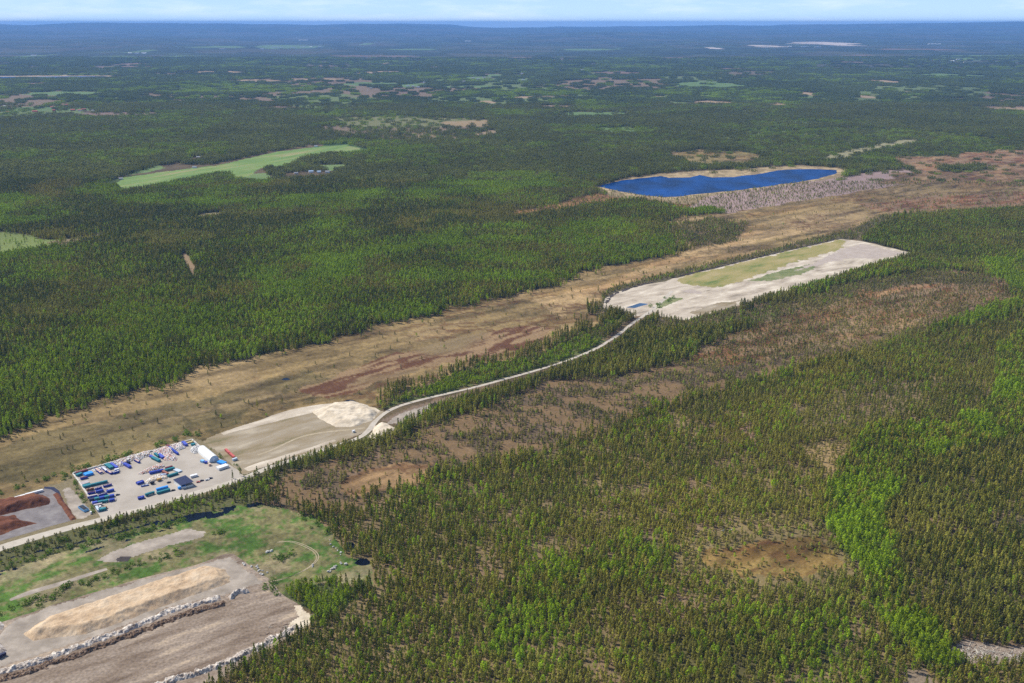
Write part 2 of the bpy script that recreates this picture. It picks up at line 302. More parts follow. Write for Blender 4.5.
# far clearings, bogs and fields: (x centre, y centre, width, height) in ground blobs
FAR = [((75,175),(111,119),'b'),((24,52),(84,86.5),'b'),((180,255),(72,74),'t'),((220,275),(80,82.5),'t'),((294,341),(79,81),'t'),((358,401),(72,75),'t'),((381,395),(63.5,65),'t'),
 ((408,421),(63,64.5),'t'),((428,441),(67.5,69),'t'),((391,431),(91,93),'b'),((256,281),(100,103),'b'),((258,296),(107,110),'b'),((477,495),(101,104),'t'),((503,542),(96,99),'t'),((537,585),(105,109),'t'),
 ((547,585),(59.5,61),'b'),((500,540),(57.5,59),'b'),((672,747),(83,90),'g'),((647,668),(95.5,99),'t'),((697,737),(101.5,105),'t'),((760,793),(101,108),'t'),((832,863),(75,79),'g'),((865,895),(81,84.5),'t'),
 ((915,978),(74.5,79.5),'g'),((793,820),(93,96),'t'),((860,873),(96,98.5),'t'),((893,935),(92,94),'t'),((788,828),(114,120),'b'),((993,1060),(108,113),'t'),((705,719),(49,51),'w'),((752,780),(48,50),'w'),((788,857),(45,47.5),'w'),
 ((195,245),(48,50),'g'),((160,185),(56,58),'g'),((362,373),(44,46),'g'),((431,455),(80,82.5),'g'),((486,506),(75,77.5),'g'),((840,878),(56,57),'b'),((950,979),(59,62),'g'),((590,640),(72,76),'b'),((120,150),(64,66),'b'),
 ((300,330),(66,68),'b'),((20,110),(92,96),'g'),((0,60),(118,121),'d'),((920,1000),(100,106),'d'),((600,690),(108,112),'d'),((220,300),(85,90),'g'),((340,400),(83,86),'g'),((940,1040),(57,58),'g'),((400,427),(84,88.5),'g'),((458,490),(76.5,80.5),'g'),((2,98),(106,112.5),'v'),((126,150),(52,54),'g'),((258,325),(46,49),'g'),((26,42),(55,57.5),'g'),((574,590),(69.5,71.5),'g'),((514,532),(79.5,82),'g'),((645,662),(65.3,67.5),'g'),((100,170),(67,69),'b'),((640,700),(58,60),'b'),((330,420),(56,57.5),'b'),((700,780),(69,71),'b'),((60,130),(98,100),'g'),((430,520),(86,88.5),'g'),((180,260),(93,96),'d'),((540,640),(112,117),'g'),((340,420),(100,104),'d'),((820,880),(63,65),'b'),((560,620),(50,51.5),'g'),((380,440),(49,50.5),'g'),((90,130),(57,59),'g'),((870,960),(51,52.5),'b'),((905,975),(112,116),'g')]
CK = {'b': (.17, .115, .085), 't': (.30, .215, .13), 'g': (.11, .17, .055), 'w': (.5, .42, .36), 'd': (.02, .028, .015), 'v': (.10, .15, .05)}
FZ = []
for (ua, ub), (va, vb), k in FAR:
    cx, cyy = P((ua + ub) / 2, (va + vb) / 2); x0 = P(ua, (va + vb) / 2)[0]; x1 = P(ub, (va + vb) / 2)[0]
    y0 = P(512, vb)[1]; y1 = P(512, va)[1]; FZ.append(((x0 + x1) / 2, (y0 + y1) / 2, (x1 - x0) / 2, (y1 - y0) / 2, CK[k], k))

def cover(x, y, detail=True, soft=0.0):
    """ground colour, tree density, birch share, tree size at points"""
    n = len(x); d = np.hypot(x, y)
    sa = fbm(x, y, 420, 4, 3); sb = fbm(x, y, 1300, 4, 8); sm = fbm(x, y, 45, 4, 21)
    w1 = fbm(x, y, 38, 4, 41) - .5; w2 = fbm(x, y, 38, 4, 57) - .5
    col = np.empty((n, 3)); col[:] = RG
    dens = np.full(n, .97); birch = np.clip((sa - .50) * 3.2, 0.04, .9); size = .85 + .35 * fbm(x, y, 260, 2, 77)
    # random bogs and clearings in the far plain
    far = ss(3800, 5200, d)
    bogm = ss(.59, .635, fbm(x + 400, y, 1500, 5, 91, .55)) * far
    clear = ss(.635, .67, fbm(x, y * .6, 700, 4, 131)) * far
    for cc, mk, dn in (((.165, .12, .075), bogm, .15), ((.115, .15, .05), clear, .2)):
        col = col * (1 - mk[:, None]) + np.array(cc) * mk[:, None]; dens = dens * (1 - mk) + dn * mk
    canopy = ss(9000, 13000, d)  # far ground takes a canopy colour, darkened for the tree shadowing it lacks
    cc = np.array((.028, .036, .014)) * (.6 + .9 * sa)[:, None] + np.array((.02, .032, .004)) * birch[:, None]
    cc = cc * (1 - .6 * np.maximum(bogm, clear))[:, None] + np.array((.09, .08, .05)) * (.6 * np.maximum(bogm, clear))[:, None]
    col = col * (1 - canopy[:, None]) + cc * canopy[:, None]
    for (cx, cyy, rx, ry, c, k) in FZ:
        q = ((x - cx) / rx) ** 2 + ((y - cyy) / ry) ** 2 + (sa - .5) * 2.4 + (fbm(x, y, max(60, ry * .35), 3, 5) - .5) * 1.6
        m = 1 - ss(.75, 1.0, q); m[((np.abs(x - cx) > 2 * rx) | (np.abs(y - cyy) > 2 * ry))] = 0
        col = col * (1 - m[:, None]) + np.array(c) * m[:, None]; dens = dens * (1 - m) + (1.0 if k == 'd' else .35 if k == 'v' else .03) * m
        if k == 'd': birch *= (1 - m)
    # traced zones
    pat = np.zeros(n, int)
    jx, jy = RNG.normal(0, 1, (2, n)) * soft
    for poly, wob, c, dn, bi, si, pt, ti in Z:
        m = inside(poly, x + (w1 * 3 + jx) * wob, y + (w2 * 3 + jy) * wob)
        col[m] = c; dens[m] = dn; birch[m] = bi; size[m] = si; pat[m] = pt
    birch = np.clip(birch * (.35 + 1.3 * ss(.35, .65, fbm(x, y, 90, 4, 62))), 0, 1)
    if detail:
        # texture of the open ground
        co, si_ = math.cos(math.radians(38)), math.sin(math.radians(38))
        xr = x * co + y * si_; yr = -x * si_ + y * co
        st = fbm(xr / 5.0, yr, 22, 5, 301, .6); st2 = fbm(xr / 2.5 + w1 * 40, yr, 9, 4, 333, .6)
        big = fbm(x, y, 120, 4, 351, .55)
        b1 = (pat == 1) | (pat == 2)
        v = (.68 + .55 * ss(.34, .66, st) + .8 * (big - .5) + 1.0 * (st2 - .5))[:, None]
        red = ss(.50, .66, fbm(xr / 3, yr, 75, 4, 377))[:, None]
        pale = ss(.54, .70, fbm(xr / 2, yr, 90, 4, 399))[:, None]; grn = ss(.52, .66, fbm(xr / 2, yr, 150, 4, 411))[:, None] * ss(1700, 900, d)[:, None]
        cb = col * v * 1.15
        cb = cb * (1 - .3 * red) + cb * np.array((1.0, .72, .55)) * .3 * red
        cb = cb * (1 - .55 * pale) + np.array((.27, .205, .12)) * .55 * pale * v
        cb = cb * (1 - .5 * grn) + np.array((.115, .105, .04)) * .5 * grn * v
        xs_ = x * math.cos(math.radians(12)) + y * math.sin(math.radians(12)); ys_ = -x * math.sin(math.radians(12)) + y * math.cos(math.radians(12))
        st3 = 1 - np.abs(2 * fbm(xs_ / 2.2 + w1 * 60, ys_ + w2 * 30, 30, 3, 471, .5) - 1)
        rid = (ss(.86, .96, st3) * ss(.42, .56, fbm(x, y, 230, 2, 431)))[:, None]
        cb = cb * (1 - .6 * rid) + np.array((.095, .042, .022)) * .6 * rid
        spk = ss(.60, .68, fbm(x, y, 14, 3, 447))[:, None] * ss(.48, .6, fbm(x, y, 200, 3, 449))[:, None]; cb = cb * (1 - .55 * spk) + np.array((.06, .055, .025)) * .55 * spk
        gr = (.72 + .56 * fbm(x, y, 4.5, 3, 481, .6))[:, None]; col = np.where(b1[:, None], cb * np.array((.90, .84, .74)) * gr, col)
        m2 = (pat == 2)[:, None]; p2 = ss(.48, .56, fbm(xr / 3, yr, 18, 4, 501, .6))[:, None]
        col = np.where(m2, col * (1 - p2 * .45) + np.array((.27, .20, .12)) * p2 * .45, col)
        a6 = math.radians(47); x6 = x * math.cos(a6) + y * math.sin(a6); y6 = -x * math.sin(a6) + y * math.cos(a6)
        r6 = ss(.46, .62, fbm(x6 / 4.2 + w1 * 12, y6 + w2 * 14, 10, 4, 611, .5))[:, None]; k6 = ss(.28, .50, fbm(x6 / 2, y6, 90, 3, 617))[:, None]
        c6 = (np.array((.105, .048, .024)) * (1 - r6) + np.array((.25, .165, .088)) * r6) * k6 + np.array((.20, .145, .075)) * (1 - k6)
        col = np.where((pat == 6)[:, None], c6 * (.75 + .5 * st2)[:, None], col)
        m3 = (pat == 3)[:, None]; q3 = ss(.46, .58, fbm(x * .8, y, 26, 4, 511))[:, None]
        c3 = np.array((.165, .108, .055)) * (.7 + .6 * st2)[:, None] * q3 + np.array((.105, .075, .045)) * (1 - q3) * (.7 + .6 * st2)[:, None]
        col = np.where(m3, c3, col)
        dens = np.where(pat == 3, np.clip(.58 - .48 * q3[:, 0], .03, 1) * 1.0, dens)
        m4 = (pat == 4)[:, None]; col = np.where(m4, col * (.8 + .4 * fbm(x, y, 12, 4, 521))[:, None], col)
        g1 = ss(.44, .58, .6 * fbm(xr / 1.6, yr, 18, 5, 531, .65) + .4 * fbm(xr / 1.4, yr, 5, 3, 536, .6))[:, None]; g2 = ss(.54, .64, fbm(xr / 1.5, yr, 26, 5, 541, .6))[:, None]
        c5 = np.array((.066, .125, .022)) * g1 + np.array((.165, .15, .065)) * (1 - g1); c5 = c5 * (1 - g2 * .7) + np.array((.25, .20, .12)) * g2 * .7
        col = np.where((pat == 5)[:, None], c5 * (.5 + .9 * sm)[:, None] * (.45 + 1.1 * fbm(x, y, 4, 3, 551))[:, None], col)
        fo = (dens > .4); col = np.where(fo[:, None], col * (.55 + .95 * sm)[:, None], col)
        bare = ss(.60, .68, fbm(x, y, 26, 3, 601)) * (fo & (d < 3500))
        col = col * (1 - bare[:, None] * .6) + np.array((.22, .145, .09)) * bare[:, None] * .6
        darker = ss(.60, .70, sb) * (~fo); col = col * (1 - .2 * darker[:, None])  # open ground slightly darker in broad noise patches
    gap = fbm(x, y, 24, 3, 701)
    dens = np.where(dens > .4, dens * (1 - .55 * ss(.56, .68, gap)), dens)
    return col, np.clip(dens, 0, 1), birch, size, pat

# ---------------------------------------------------------------- relief
LAKE2 = P(30, 77)
def relief(x, y):
    d = np.hypot(x, y)
    h = 16 * ss(5000, 11000, d) * fbm(x, y, 2200, 4, 801) + 60 * ss(10000, 26000, d) * ss(.3, .75, fbm(x, y, 5500, 4, 811)) + 115 * ss(22000, 46000, d) * ss(.3, .7, fbm(x, y, 8000, 4, 821)) + 185 * ss(30000, 58000, d) + 110 * ss(40000, 54000, d) * ss(.3, .7, fbm(x, y * .5, 6500, 3, 841)) + 120 * ss(24000, 31000, d) * ss(46000, 34000, d) * ss(.46, .72, fbm(x, y * .35, 8000, 3, 851))
    for (u, dist, wd, hh) in ((983, 52000, 800, 80), (1020, 52000, 4500, 160), (880, 52000, 6200, 110), (790, 54000, 1400, 45), (700, 56000, 1500, 40), (0, 56000, 9000, 170), (560, 57000, 3200, 35), (120, 56000, 2600, 60), (290, 57000, 1500, 45), (430, 57000, 4500, 20)):
        cx = (u - 512) / FPX / math.cos(PITCH) * dist
        h = h + hh * np.exp(-((x - cx) / wd) ** 2 - ((y - dist) / 5000) ** 2)
    m = np.exp(-(((x - LAKE2[0]) / 1800) ** 4 + ((y - LAKE2[1]) / 900) ** 4)); h = h * (1 - m); return np.where(h > 430, 430 + 160 * np.tanh((h - 430) / 160), h)

def make_ground():
    dense = np.linspace(-.60, .60, 1180); rest = np.linspace(.60, 2 * math.pi - .60, 60)[1:-1]
    ang = np.concatenate([dense, rest]); na = len(ang)
    rr = np.concatenate([np.linspace(5, 560, 10), np.exp(np.linspace(math.log(565), math.log(64000), 1250))]); nr = len(rr)
    A, R = np.meshgrid(ang, rr); x = (R * np.sin(A)).ravel(); y = (R * np.cos(A)).ravel()
    col, dens, birch, size, pat = cover(x, y)
    z = relief(x, y)
    V = np.stack([x, y, z], 1)
    i = np.arange(nr - 1)[:, None] * na; j = np.arange(na)[None, :]; j2 = (j + 1) % na
    F = np.stack([i + j, i + j2, i + na + j2, i + na + j], -1).reshape(-1, 4)[:, ::-1]
    me = nmesh('ground', V, F)
    at = me.color_attributes.new('cover', 'FLOAT_COLOR', 'POINT'); at.data.foreach_set('color', np.concatenate([col, np.ones((len(col), 1))], 1).astype(np.float32).ravel())
    me.polygons.foreach_set('use_smooth', np.ones(len(F), bool))
    m, nt = newmat('ground'); o = N(nt, 'ShaderNodeOutputMaterial'); b = N(nt, 'ShaderNodeBsdfPrincipled'); b.inputs['Roughness'].default_value = .95; b.inputs['Specular IOR Level'].default_value = .1
    a = N(nt, 'ShaderNodeAttribute', attribute_name='cover'); g = N(nt, 'ShaderNodeNewGeometry')
    n1 = N(nt, 'ShaderNodeTexNoise'); n1.inputs['Scale'].default_value = .45; n1.inputs['Detail'].default_value = 7; n1.inputs['Roughness'].default_value = .7
    mp = N(nt, 'ShaderNodeMapping'); mp.vector_type = 'TEXTURE'; mp.inputs['Rotation'].default_value = (0, 0, math.radians(38)); mp.inputs['Scale'].default_value = (2, 1, 1)
    nt.links.new(g.outputs['Position'], mp.inputs[0]); nt.links.new(mp.outputs[0], n1.inputs[0])
    mr = N(nt, 'ShaderNodeMapRange'); mr.inputs[1].default_value = .3; mr.inputs[2].default_value = .7; mr.inputs[3].default_value = .62; mr.inputs[4].default_value = 1.4; nt.links.new(n1.outputs[0], mr.inputs[0])
    mu = N(nt, 'ShaderNodeVectorMath', operation='SCALE'); nt.links.new(a.outputs['Color'], mu.inputs[0]); nt.links.new(mr.outputs[0], mu.inputs['Scale'])
    bp = N(nt, 'ShaderNodeBump'); bp.inputs['Distance'].default_value = .5; nt.links.new(n1.outputs[0], bp.inputs['Height']); nt.links.new(bp.outputs[0], b.inputs['Normal'])
    nt.links.new(mu.outputs[0], b.inputs['Base Color']); nt.links.new(b.outputs[0], o.inputs[0])
    tag(link('ground', me, m), kind='structure')
make_ground()

# ---------------------------------------------------------------- haze
def make_haze():
    b = MB(); b.box(-90000, -82000, -3, 90000, 82000, 596)
    m, nt = newmat('haze_air'); o = N(nt, 'ShaderNodeOutputMaterial'); v = N(nt, 'ShaderNodeVolumePrincipled')
    v.inputs['Color'].default_value = (.22, .48, 1.0, 1); v.inputs['Density'].default_value = 2.7e-5; v.inputs['Anisotropy'].default_value = 0.0
    nt.links.new(v.outputs[0], o.inputs['Volume'])
    tag(b.build('haze', m), kind='stuff')
make_haze()

# ---------------------------------------------------------------- sheets (roads, yards, water)
def wobble(poly, step, amp, seed):
    out = []
    n = len(poly)
    for i in range(n):
        a = poly[i]; b = poly[(i + 1) % n]; L = np.hypot(*(b - a)); k = max(1, int(L / step))
        for q in range(k): out.append(a + (b - a) * q / k)
    out = np.array(out)
    if amp: 
        dx = (fbm(out[:, 0], out[:, 1], step * 3, 3, seed) - .5) * 2 * amp; dy = (fbm(out[:, 0], out[:, 1], step * 3, 3, seed + 9) - .5) * 2 * amp
        out = out + np.stack([dx, dy], 1)
    return out
def sheet(name, pts, mat, z=.02, step=6, amp=2.0, seed=5, world=False, kind='structure', label=None, cat=None, parent=None):
    poly = wobble(np.array(pts) if world else PP(pts), step, amp, seed)
    bm = bmesh.new(); vs = [bm.verts.new((p[0], p[1], z)) for p in poly]; f = bm.faces.new(vs); bm.normal_update()
    if f.normal.z < 0: f.normal_flip()
    bmesh.ops.triangulate(bm, faces=[f]); me = bpy.data.meshes.new(name); bm.to_mesh(me); bm.free()
    o = link(name, me, mat, parent); tag(o, label, cat, kind=kind); return o
def ragged(name, pts, mat, z=.02, res=1.6, amp=6, holes=0.0, seed=5, rs=14):
    poly = PP(pts); x0, y0 = poly.min(0) - amp; x1, y1 = poly.max(0) + amp; dist = np.hypot(*poly.mean(0)); res = res * max(1, dist / 1100)
    nx = int((x1 - x0) / res) + 2; ny = int((y1 - y0) / (res * 1.5)) + 2
    X, Y = np.meshgrid(x0 + np.arange(nx) * res, y0 + np.arange(ny) * res * 1.5); x = X.ravel(); y = Y.ravel()
    xw = x + (fbm(x, y, rs, 5, seed, .62) - .5) * 3.2 * amp; yw = y + (fbm(x, y, rs, 5, seed + 3, .62) - .5) * 3.2 * amp
    ok = inside(poly, xw, yw)
    if holes: ok &= fbm(x, y, rs * 1.3, 5, seed + 7, .62) > holes
    I = (np.arange(ny - 1)[:, None] * nx + np.arange(nx - 1)[None, :]).ravel(); F = np.stack([I, I + 1, I + nx + 1, I + nx], 1)
    F = F[ok[F].sum(1) >= 3]; used = np.unique(F); mp = np.full(len(x), -1); mp[used] = np.arange(len(used))
    V = np.c_[x[used], y[used], np.full(len(used), z)]; o = link(name, nmesh(name, V, mp[F]), mat); tag(o, kind='structure'); return o
def ditch(pts, width, mat, seed=1, holes=.45, amp=1.6):
    p = smooth_line(PP(pts)); t = np.gradient(p, axis=0); t /= np.hypot(t[:, 0], t[:, 1])[:, None]; nr = np.stack([-t[:, 1], t[:, 0]], 1); wd = np.interp(np.linspace(0, 1, len(p)), np.linspace(0, 1, len(width)), width)[:, None] / 2
    poly = np.concatenate([p + nr * wd, (p - nr * wd)[::-1]]); pix = [proj(a, b, 0)[:2] for a, b in poly]
    ragged('ditch', pix, mat, z=.05, res=1.0, amp=amp, holes=holes, seed=seed, rs=9)
def smooth_line(pts, it=2):
    p = np.array(pts, float)
    for _ in range(it):
        q = [p[0]]
        for a, b in zip(p[:-1], p[1:]): q += [a * .75 + b * .25, a * .25 + b * .75]
        q.append(p[-1]); p = np.array(q)
    return p
def ribbon(name, pts, width, mat, z=.03, amp=.5, seed=3, world=False, kind='structure'):
    p = smooth_line(pts if world else PP(pts)); t = np.gradient(p, axis=0); t /= np.hypot(t[:, 0], t[:, 1])[:, None]; nrm = np.stack([-t[:, 1], t[:, 0]], 1)
    s = np.linspace(0, 1, len(p)); wd = np.interp(s, np.linspace(0, 1, len(width)), width) if hasattr(width, '__len__') else np.full(len(p), width)
    wl = wd / 2 + (fbm(p[:, 0], p[:, 1], 20, 3, seed) - .5) * 2 * amp; wr = wd / 2 + (fbm(p[:, 0], p[:, 1], 20, 3, seed + 4) - .5) * 2 * amp
    L = p + nrm * wl[:, None]; R = p - nrm * wr[:, None]; n = len(p)
    V = np.concatenate([np.c_[L, np.full(n, z)], np.c_[R, np.full(n, z)]]); F = [(i, n + i, n + i + 1, i + 1) for i in range(n - 1)]
    o = link(name, nmesh(name, V, F), mat); tag(o, kind=kind); return o

M = {}
M['gravel'] = mat_noise('pale_gravel', [(.24, .20, .15), (.40, .335, .26), (.50, .43, .34), (.66, .585, .48)], scale=.045, stretch=(2.4, 1, 1), rot=math.radians(40), fine=.12, fscale=.6)
M['road'] = mat_noise('road_gravel', [(.38, .335, .275), (.52, .465, .395)], scale=.08, fine=.1)
M['yard'] = mat_noise('yard_gravel', [(.30, .26, .215), (.385, .34, .29), (.43, .385, .335)], scale=.02, fine=.07, fscale=1.5)
M['pad'] = mat_noise('sandy_pad', [(.14, .125, .055), (.25, .195, .12), (.30, .25, .18), (.42, .355, .26)], scale=.035, stretch=(2.6, 1, 1), rot=math.radians(40), fine=.15, fscale=.8)
M['sandpale'] = mat_noise('pale_sand', [(.42, .345, .25), (.56, .475, .36), (.66, .57, .45)], scale=.09, fine=.12, bump=1.0)
M['sandgold'] = mat_noise('golden_sand', [(.36, .25, .155), (.50, .365, .235), (.56, .44, .31)], scale=.07, fine=.16, bump=1.2, fscale=1.0)
M['dirt'] = mat_noise('churned_dirt', [(.115, .08, .055), (.20, .15, .11), (.26, .205, .16), (.40, .31, .22)], scale=.05, stretch=(4.5, 1, 1), rot=math.radians(36), fine=.3, fscale=.4, pos=[.36, .46, .54, .64])
M['dirtpale'] = mat_noise('pale_dirt', [(.21, .175, .14), (.30, .255, .21), (.42, .36, .30)], scale=.06, fine=.15)
M['rubble'] = mat_noise('concrete_rubble', [(.16, .12, .095), (.46, .40, .35), (.74, .68, .60)], scale=.3, fine=.25, fscale=1.2)
M['shaded'] = mat_noise('shaded_debris', [(.045, .03, .02), (.13, .08, .05), (.34, .26, .20)], scale=.5, fine=.3, fscale=1.3)  # dark brown debris colour that carries the shade of the rubble slope
M['bark'] = mat_noise('bark_mulch', [(.07, .024, .012), (.15, .052, .025), (.21, .09, .042)], scale=.08, stretch=(2, 1, 1), rot=math.radians(25), fine=.2, bump=.5)
M['asph'] = mat_noise('grey_asphalt', [(.13, .115, .115), (.19, .17, .17), (.25, .23, .22)], scale=.07, fine=.12)
M['dark'] = mat_noise('dark_soil', [(.03, .025, .025), (.07, .055, .05)], scale=.2)
M['plastic'] = mat_noise('dark_liner', [(.012, .012, .03), (.03, .03, .07)], scale=.2, rough=.4)
M['greenstrip'] = mat_noise('green_regrowth', [(.10, .13, .045), (.17, .19, .075), (.26, .24, .13)], scale=.05, fine=.25, fscale=.5)
M['yellowgrass'] = mat_noise('yellow_grass', [(.10, .15, .035), (.23, .215, .07), (.30, .25, .10), (.36, .29, .15)], scale=.03, stretch=(2.5, 1, 1), rot=math.radians(52), fine=.15, fscale=.4)
M['violet'] = mat_noise('grey_violet_ground', [(.34, .28, .235), (.43, .365, .315)], scale=.05)
M['field'] = mat_noise('crop_field', [(.10, .18, .035), (.15, .225, .05), (.26, .235, .10)], scale=.02, stretch=(6, 1, 1), rot=math.radians(62), fine=.08, fscale=.03, pos=[.35, .52, .68])
M['mead'] = mat_noise('meadow', [(.10, .165, .04), (.15, .20, .065)], scale=.01)
M['shore'] = mat_noise('reed_shore', [(.28, .205, .11), (.42, .32, .18)], scale=.03)
M['lake'] = mat_water('lake_water', (.0008, .032, .145), rough=.3, spec=.03)
M['pond'] = mat_water('pond_water', (.004, .007, .015), rough=.2, spec=.12)
M['pondblue'] = mat_water('pond_blue', (.04, .09, .18), rough=.1)
M['track'] = mat_noise('track_dust', [(.30, .24, .15), (.42, .35, .25)], scale=.15)
M['concrete'] = mat_noise('concrete', [(.50, .47, .43), (.66, .63, .58)], scale=.2, fine=.08)

# the big gravel site
sheet('gravel_site', [(604.5,308),(604.5,299),(614,293),(641.5,285),(666,281.5),(674,278),(677,278),(745,261),(796,249),(841,239),(861,241),(909,252.5),(912,254),(867,268),(803,288),(751,302.5),(719,310.5),(687,320),(672,318.6),(654,314),(640,316),(632,317),(619,312)], M['gravel'], z=.02, amp=4, step=8)
ragged('grass_bank', [(680,283),(677,278.6),(745,261.5),(796,249.5),(841,239.5),(846,243),(838,250),(796,262),(745,280),(716,288),(696,286)], M['yellowgrass'], z=.06, amp=11)
ragged('green_strip', [(745,281.5),(783,270),(812,264),(815.5,268),(799,275),(770,281.5)], M['greenstrip'], z=.06, amp=6, seed=12)
ragged('grey_ground', [(838,250),(862,243.5),(903,253),(878,259),(850,258),(790,272),(815,262)], M['violet'], z=.07, amp=7, seed=15)
ragged('green_wedge', [(652,309.5),(670.5,297),(683.5,298),(677,301.5),(660,308.5)], M['greenstrip'], z=.06, amp=3)
sheet('pond', [(625.5,307.5),(640,303),(648,304),(634,308)], M['pondblue'], z=.08, amp=2)
ragged('puddle', [(681,290.5),(692,289.5),(704,292),(700,294),(686,293)], M['violet'], z=.08, amp=3)
ragged('bare_ground', [(690,312),(715,303),(740,300),(735,306),(700,316)], M['pad'], z=.07, amp=6, seed=31)

# lakes
lake_pts = [(598,186.5),(607,183.5),(625,180),(648,177.5),(662,176),(668,178),(690,177.5),(700,175),(712,177.5),(735,177),(755,174.5),(778,170.5),(790,169.5),(815,169),(836,170),(838,173),(818,179),(796,182.5),(770,186),(735,190.5),(700,194),(680,196.5),(664,197),(640,195),(620,191.5)]
ragged('lake_shore', [(596,186),(625,179.5),(662,174.5),(700,171),(735,170),(770,166.5),(800,166.5),(838,168),(850,170),(842,174),(818,180.5),(770,188),(700,197),(680,199.5),(655,200),(600,191)], M['shore'], z=.05, amp=18, holes=.47)
sheet('lake', lake_pts, M['lake'], z=.15, amp=9, step=14)
sheet('far_lake', [(-60,79),(-60,76.8),(30,76.7),(104,76),(110,76.6),(70,78),(20,79)], M['lake'], z=.6, amp=20, step=60)
sheet('far_lake_shore', [(-60,76.8),(20,75.8),(100,74.6),(132,75),(125,77),(108,77),(30,77),(-60,80)], M['shore'], z=.3, amp=40, step=60)

# farm fields
ragged('farm_field', [(116,184),(122,178),(160,172),(215,165.5),(245,159),(275,152),(315,147),(345,145),(368,150),(350,153),(310,156),(305,163),(285,167),(262,168),(248,177),(236,178),(225,172),(200,176),(150,186),(122,190)], M['field'], z=.1, amp=12)
ragged('meadow', [(122,176),(140,169),(160,165),(166,168),(150,172)], M['mead'], z=.08, amp=10)
ragged('meadow', [(248,174),(268,173),(275,178),(262,182),(246,179)], M['mead'], z=.08, amp=8)
ragged('meadow', [(310,165),(345,164),(350,169),(330,171)], M['mead'], z=.08, amp=8)

# roads
rd = [(-80,572),(-30,558),(0,548),(60,530),(100,520),(150,507),(200,492),(245,478),(262,470),(300,457),(335,446),(355,440),(368,432),(376,420),(390,409),(415,401),(452,392.5),(480,386),(512,377),(540,369.5),(575,358),(600,347),(618,335),(634,322),(645,315),(655,308),(665,298),(672,291)]
ribbon('road', rd, [15, 13, 11, 10, 8, 7, 6, 6, 6, 6, 7, 8], M['road'], z=.09, amp=1)
ribbon('road', [(17,100),(22,105),(27,110),(31,114)], 26, M['road'], z=1.2, amp=1)
ribbon('road', [(510,191),(514,193),(517,197)], 8, M['road'], z=.1)
ragged('gravel_pad', [(203,441),(216,434),(260,420),(310,406),(345,402),(375,407),(384,412),(372,430),(330,446),(295,457),(262,467),(245,475),(238,470)], M['pad'], z=.03, amp=2.5, seed=44)
ribbon('pale_strip', [(222,434),(262,422),(300,411),(335,405)], [8, 16, 26, 14], M['gravel'], z=.06, amp=4)
ribbon('track', [(258,455),(275,449),(292,440),(310,434),(345,430),(365,428)], 4, M['track'], z=.065, amp=1)
ribbon('track', [(246,470),(262,464),(300,452),(335,440)], [10, 16, 7, 5], M['gravel'], z=.062, amp=3)
ragged('cleared_ground', [(384,424),(402,412),(430,404),(452,398),(458,402),(440,408),(420,414),(400,424)], M['dirtpale'], z=.04, amp=3)
ragged('dark_soil', [(428,405),(440,401),(456,399),(452,404),(436,408)], M['dark'], z=.07, amp=3)
YARD = [(73,474),(192,441),(238,470),(246,478),(200,491),(150,506),(101,518)]
sheet('storage_yard', YARD, M['yard'], z=.05, amp=.3)
# bark site
sheet('asphalt_pad', [(-60,512),(0,503),(44.5,488),(53,487.5),(58.5,491),(61,498),(68,510),(74,520),(58.5,524),(0,541),(-60,557)], M['asph'], z=.06, amp=.8)
sheet('liner', [(44,486.5),(54,487),(59.5,491),(63,500),(70,512),(68,511),(60.5,499),(57,493),(51,489.5),(44,488.5)], M['plastic'], z=.09, amp=.5)
ragged('bare_ground', [(62,490),(70,487),(82,500),(92,514),(84,519),(76,520),(68,508)], M['dirtpale'], z=.055, amp=2)
# wasteland sheets
ragged('gravel_pad', [(95,561),(112,551),(130,545),(160,536),(190,528),(207,531),(203,537),(180,543),(150,552),(118,563)], M['dirtpale'], z=.03, amp=3, seed=71)
ribbon('track', [(10,600),(35,591),(62,583),(107,569)], [5, 8, 7, 5], M['dirtpale'], z=.035, amp=1.2)
ragged('dark_soil', [(113,560),(122,556),(132,555),(130,561),(120,563)], M['dark'], z=.06, amp=2)
for off in (-.9, .9):
    tr = PP([(262,583),(285,579),(306,570),(318,560),(317,553),(308,547),(292,541),(278,542)]); tr = tr + np.array([off, off * .8])
    ribbon('track', tr, .8, M['track'], z=.05, amp=.1, world=True)
ditch([(-40,572),(0,560),(50,549),(100,538),(160,521)], [4, 5, 4, 5], M['pond'], 3)
ditch([(-40,585),(0,573),(27,565)], [9, 8, 5], M['pond'], 4, .40)
ditch([(85,552),(110,545),(140,537),(172,528)], [3, 4, 3], M['pond'], 5)
ditch([(150,524),(172,520),(190,518),(215,514),(240,507),(262,503)], [5, 9, 16, 18, 12, 6], M['pond'], 6, .47, 4)
ditch([(606,303),(612,294),(640,285),(672,278),(745,260.5),(796,248.5),(841,238.5)], [8, 8], M['dark'], 7, .40, 2)
for (u, v, ru, rv) in ((363,562,8,3.5),(351,546,5,4),(286,379,4,1.3),(350,401,6,1.2),(320,410,3,.7)):  # second entry is a forest shadow painted as a dark sheet, not water
    sheet('pond', [(u + ru * math.cos(t) * (1 + .2 * math.sin(3 * t)), v + rv * math.sin(t)) for t in np.linspace(0, 6.28, 12)[:-1]], M['pond'], z=.06, amp=1, step=3)
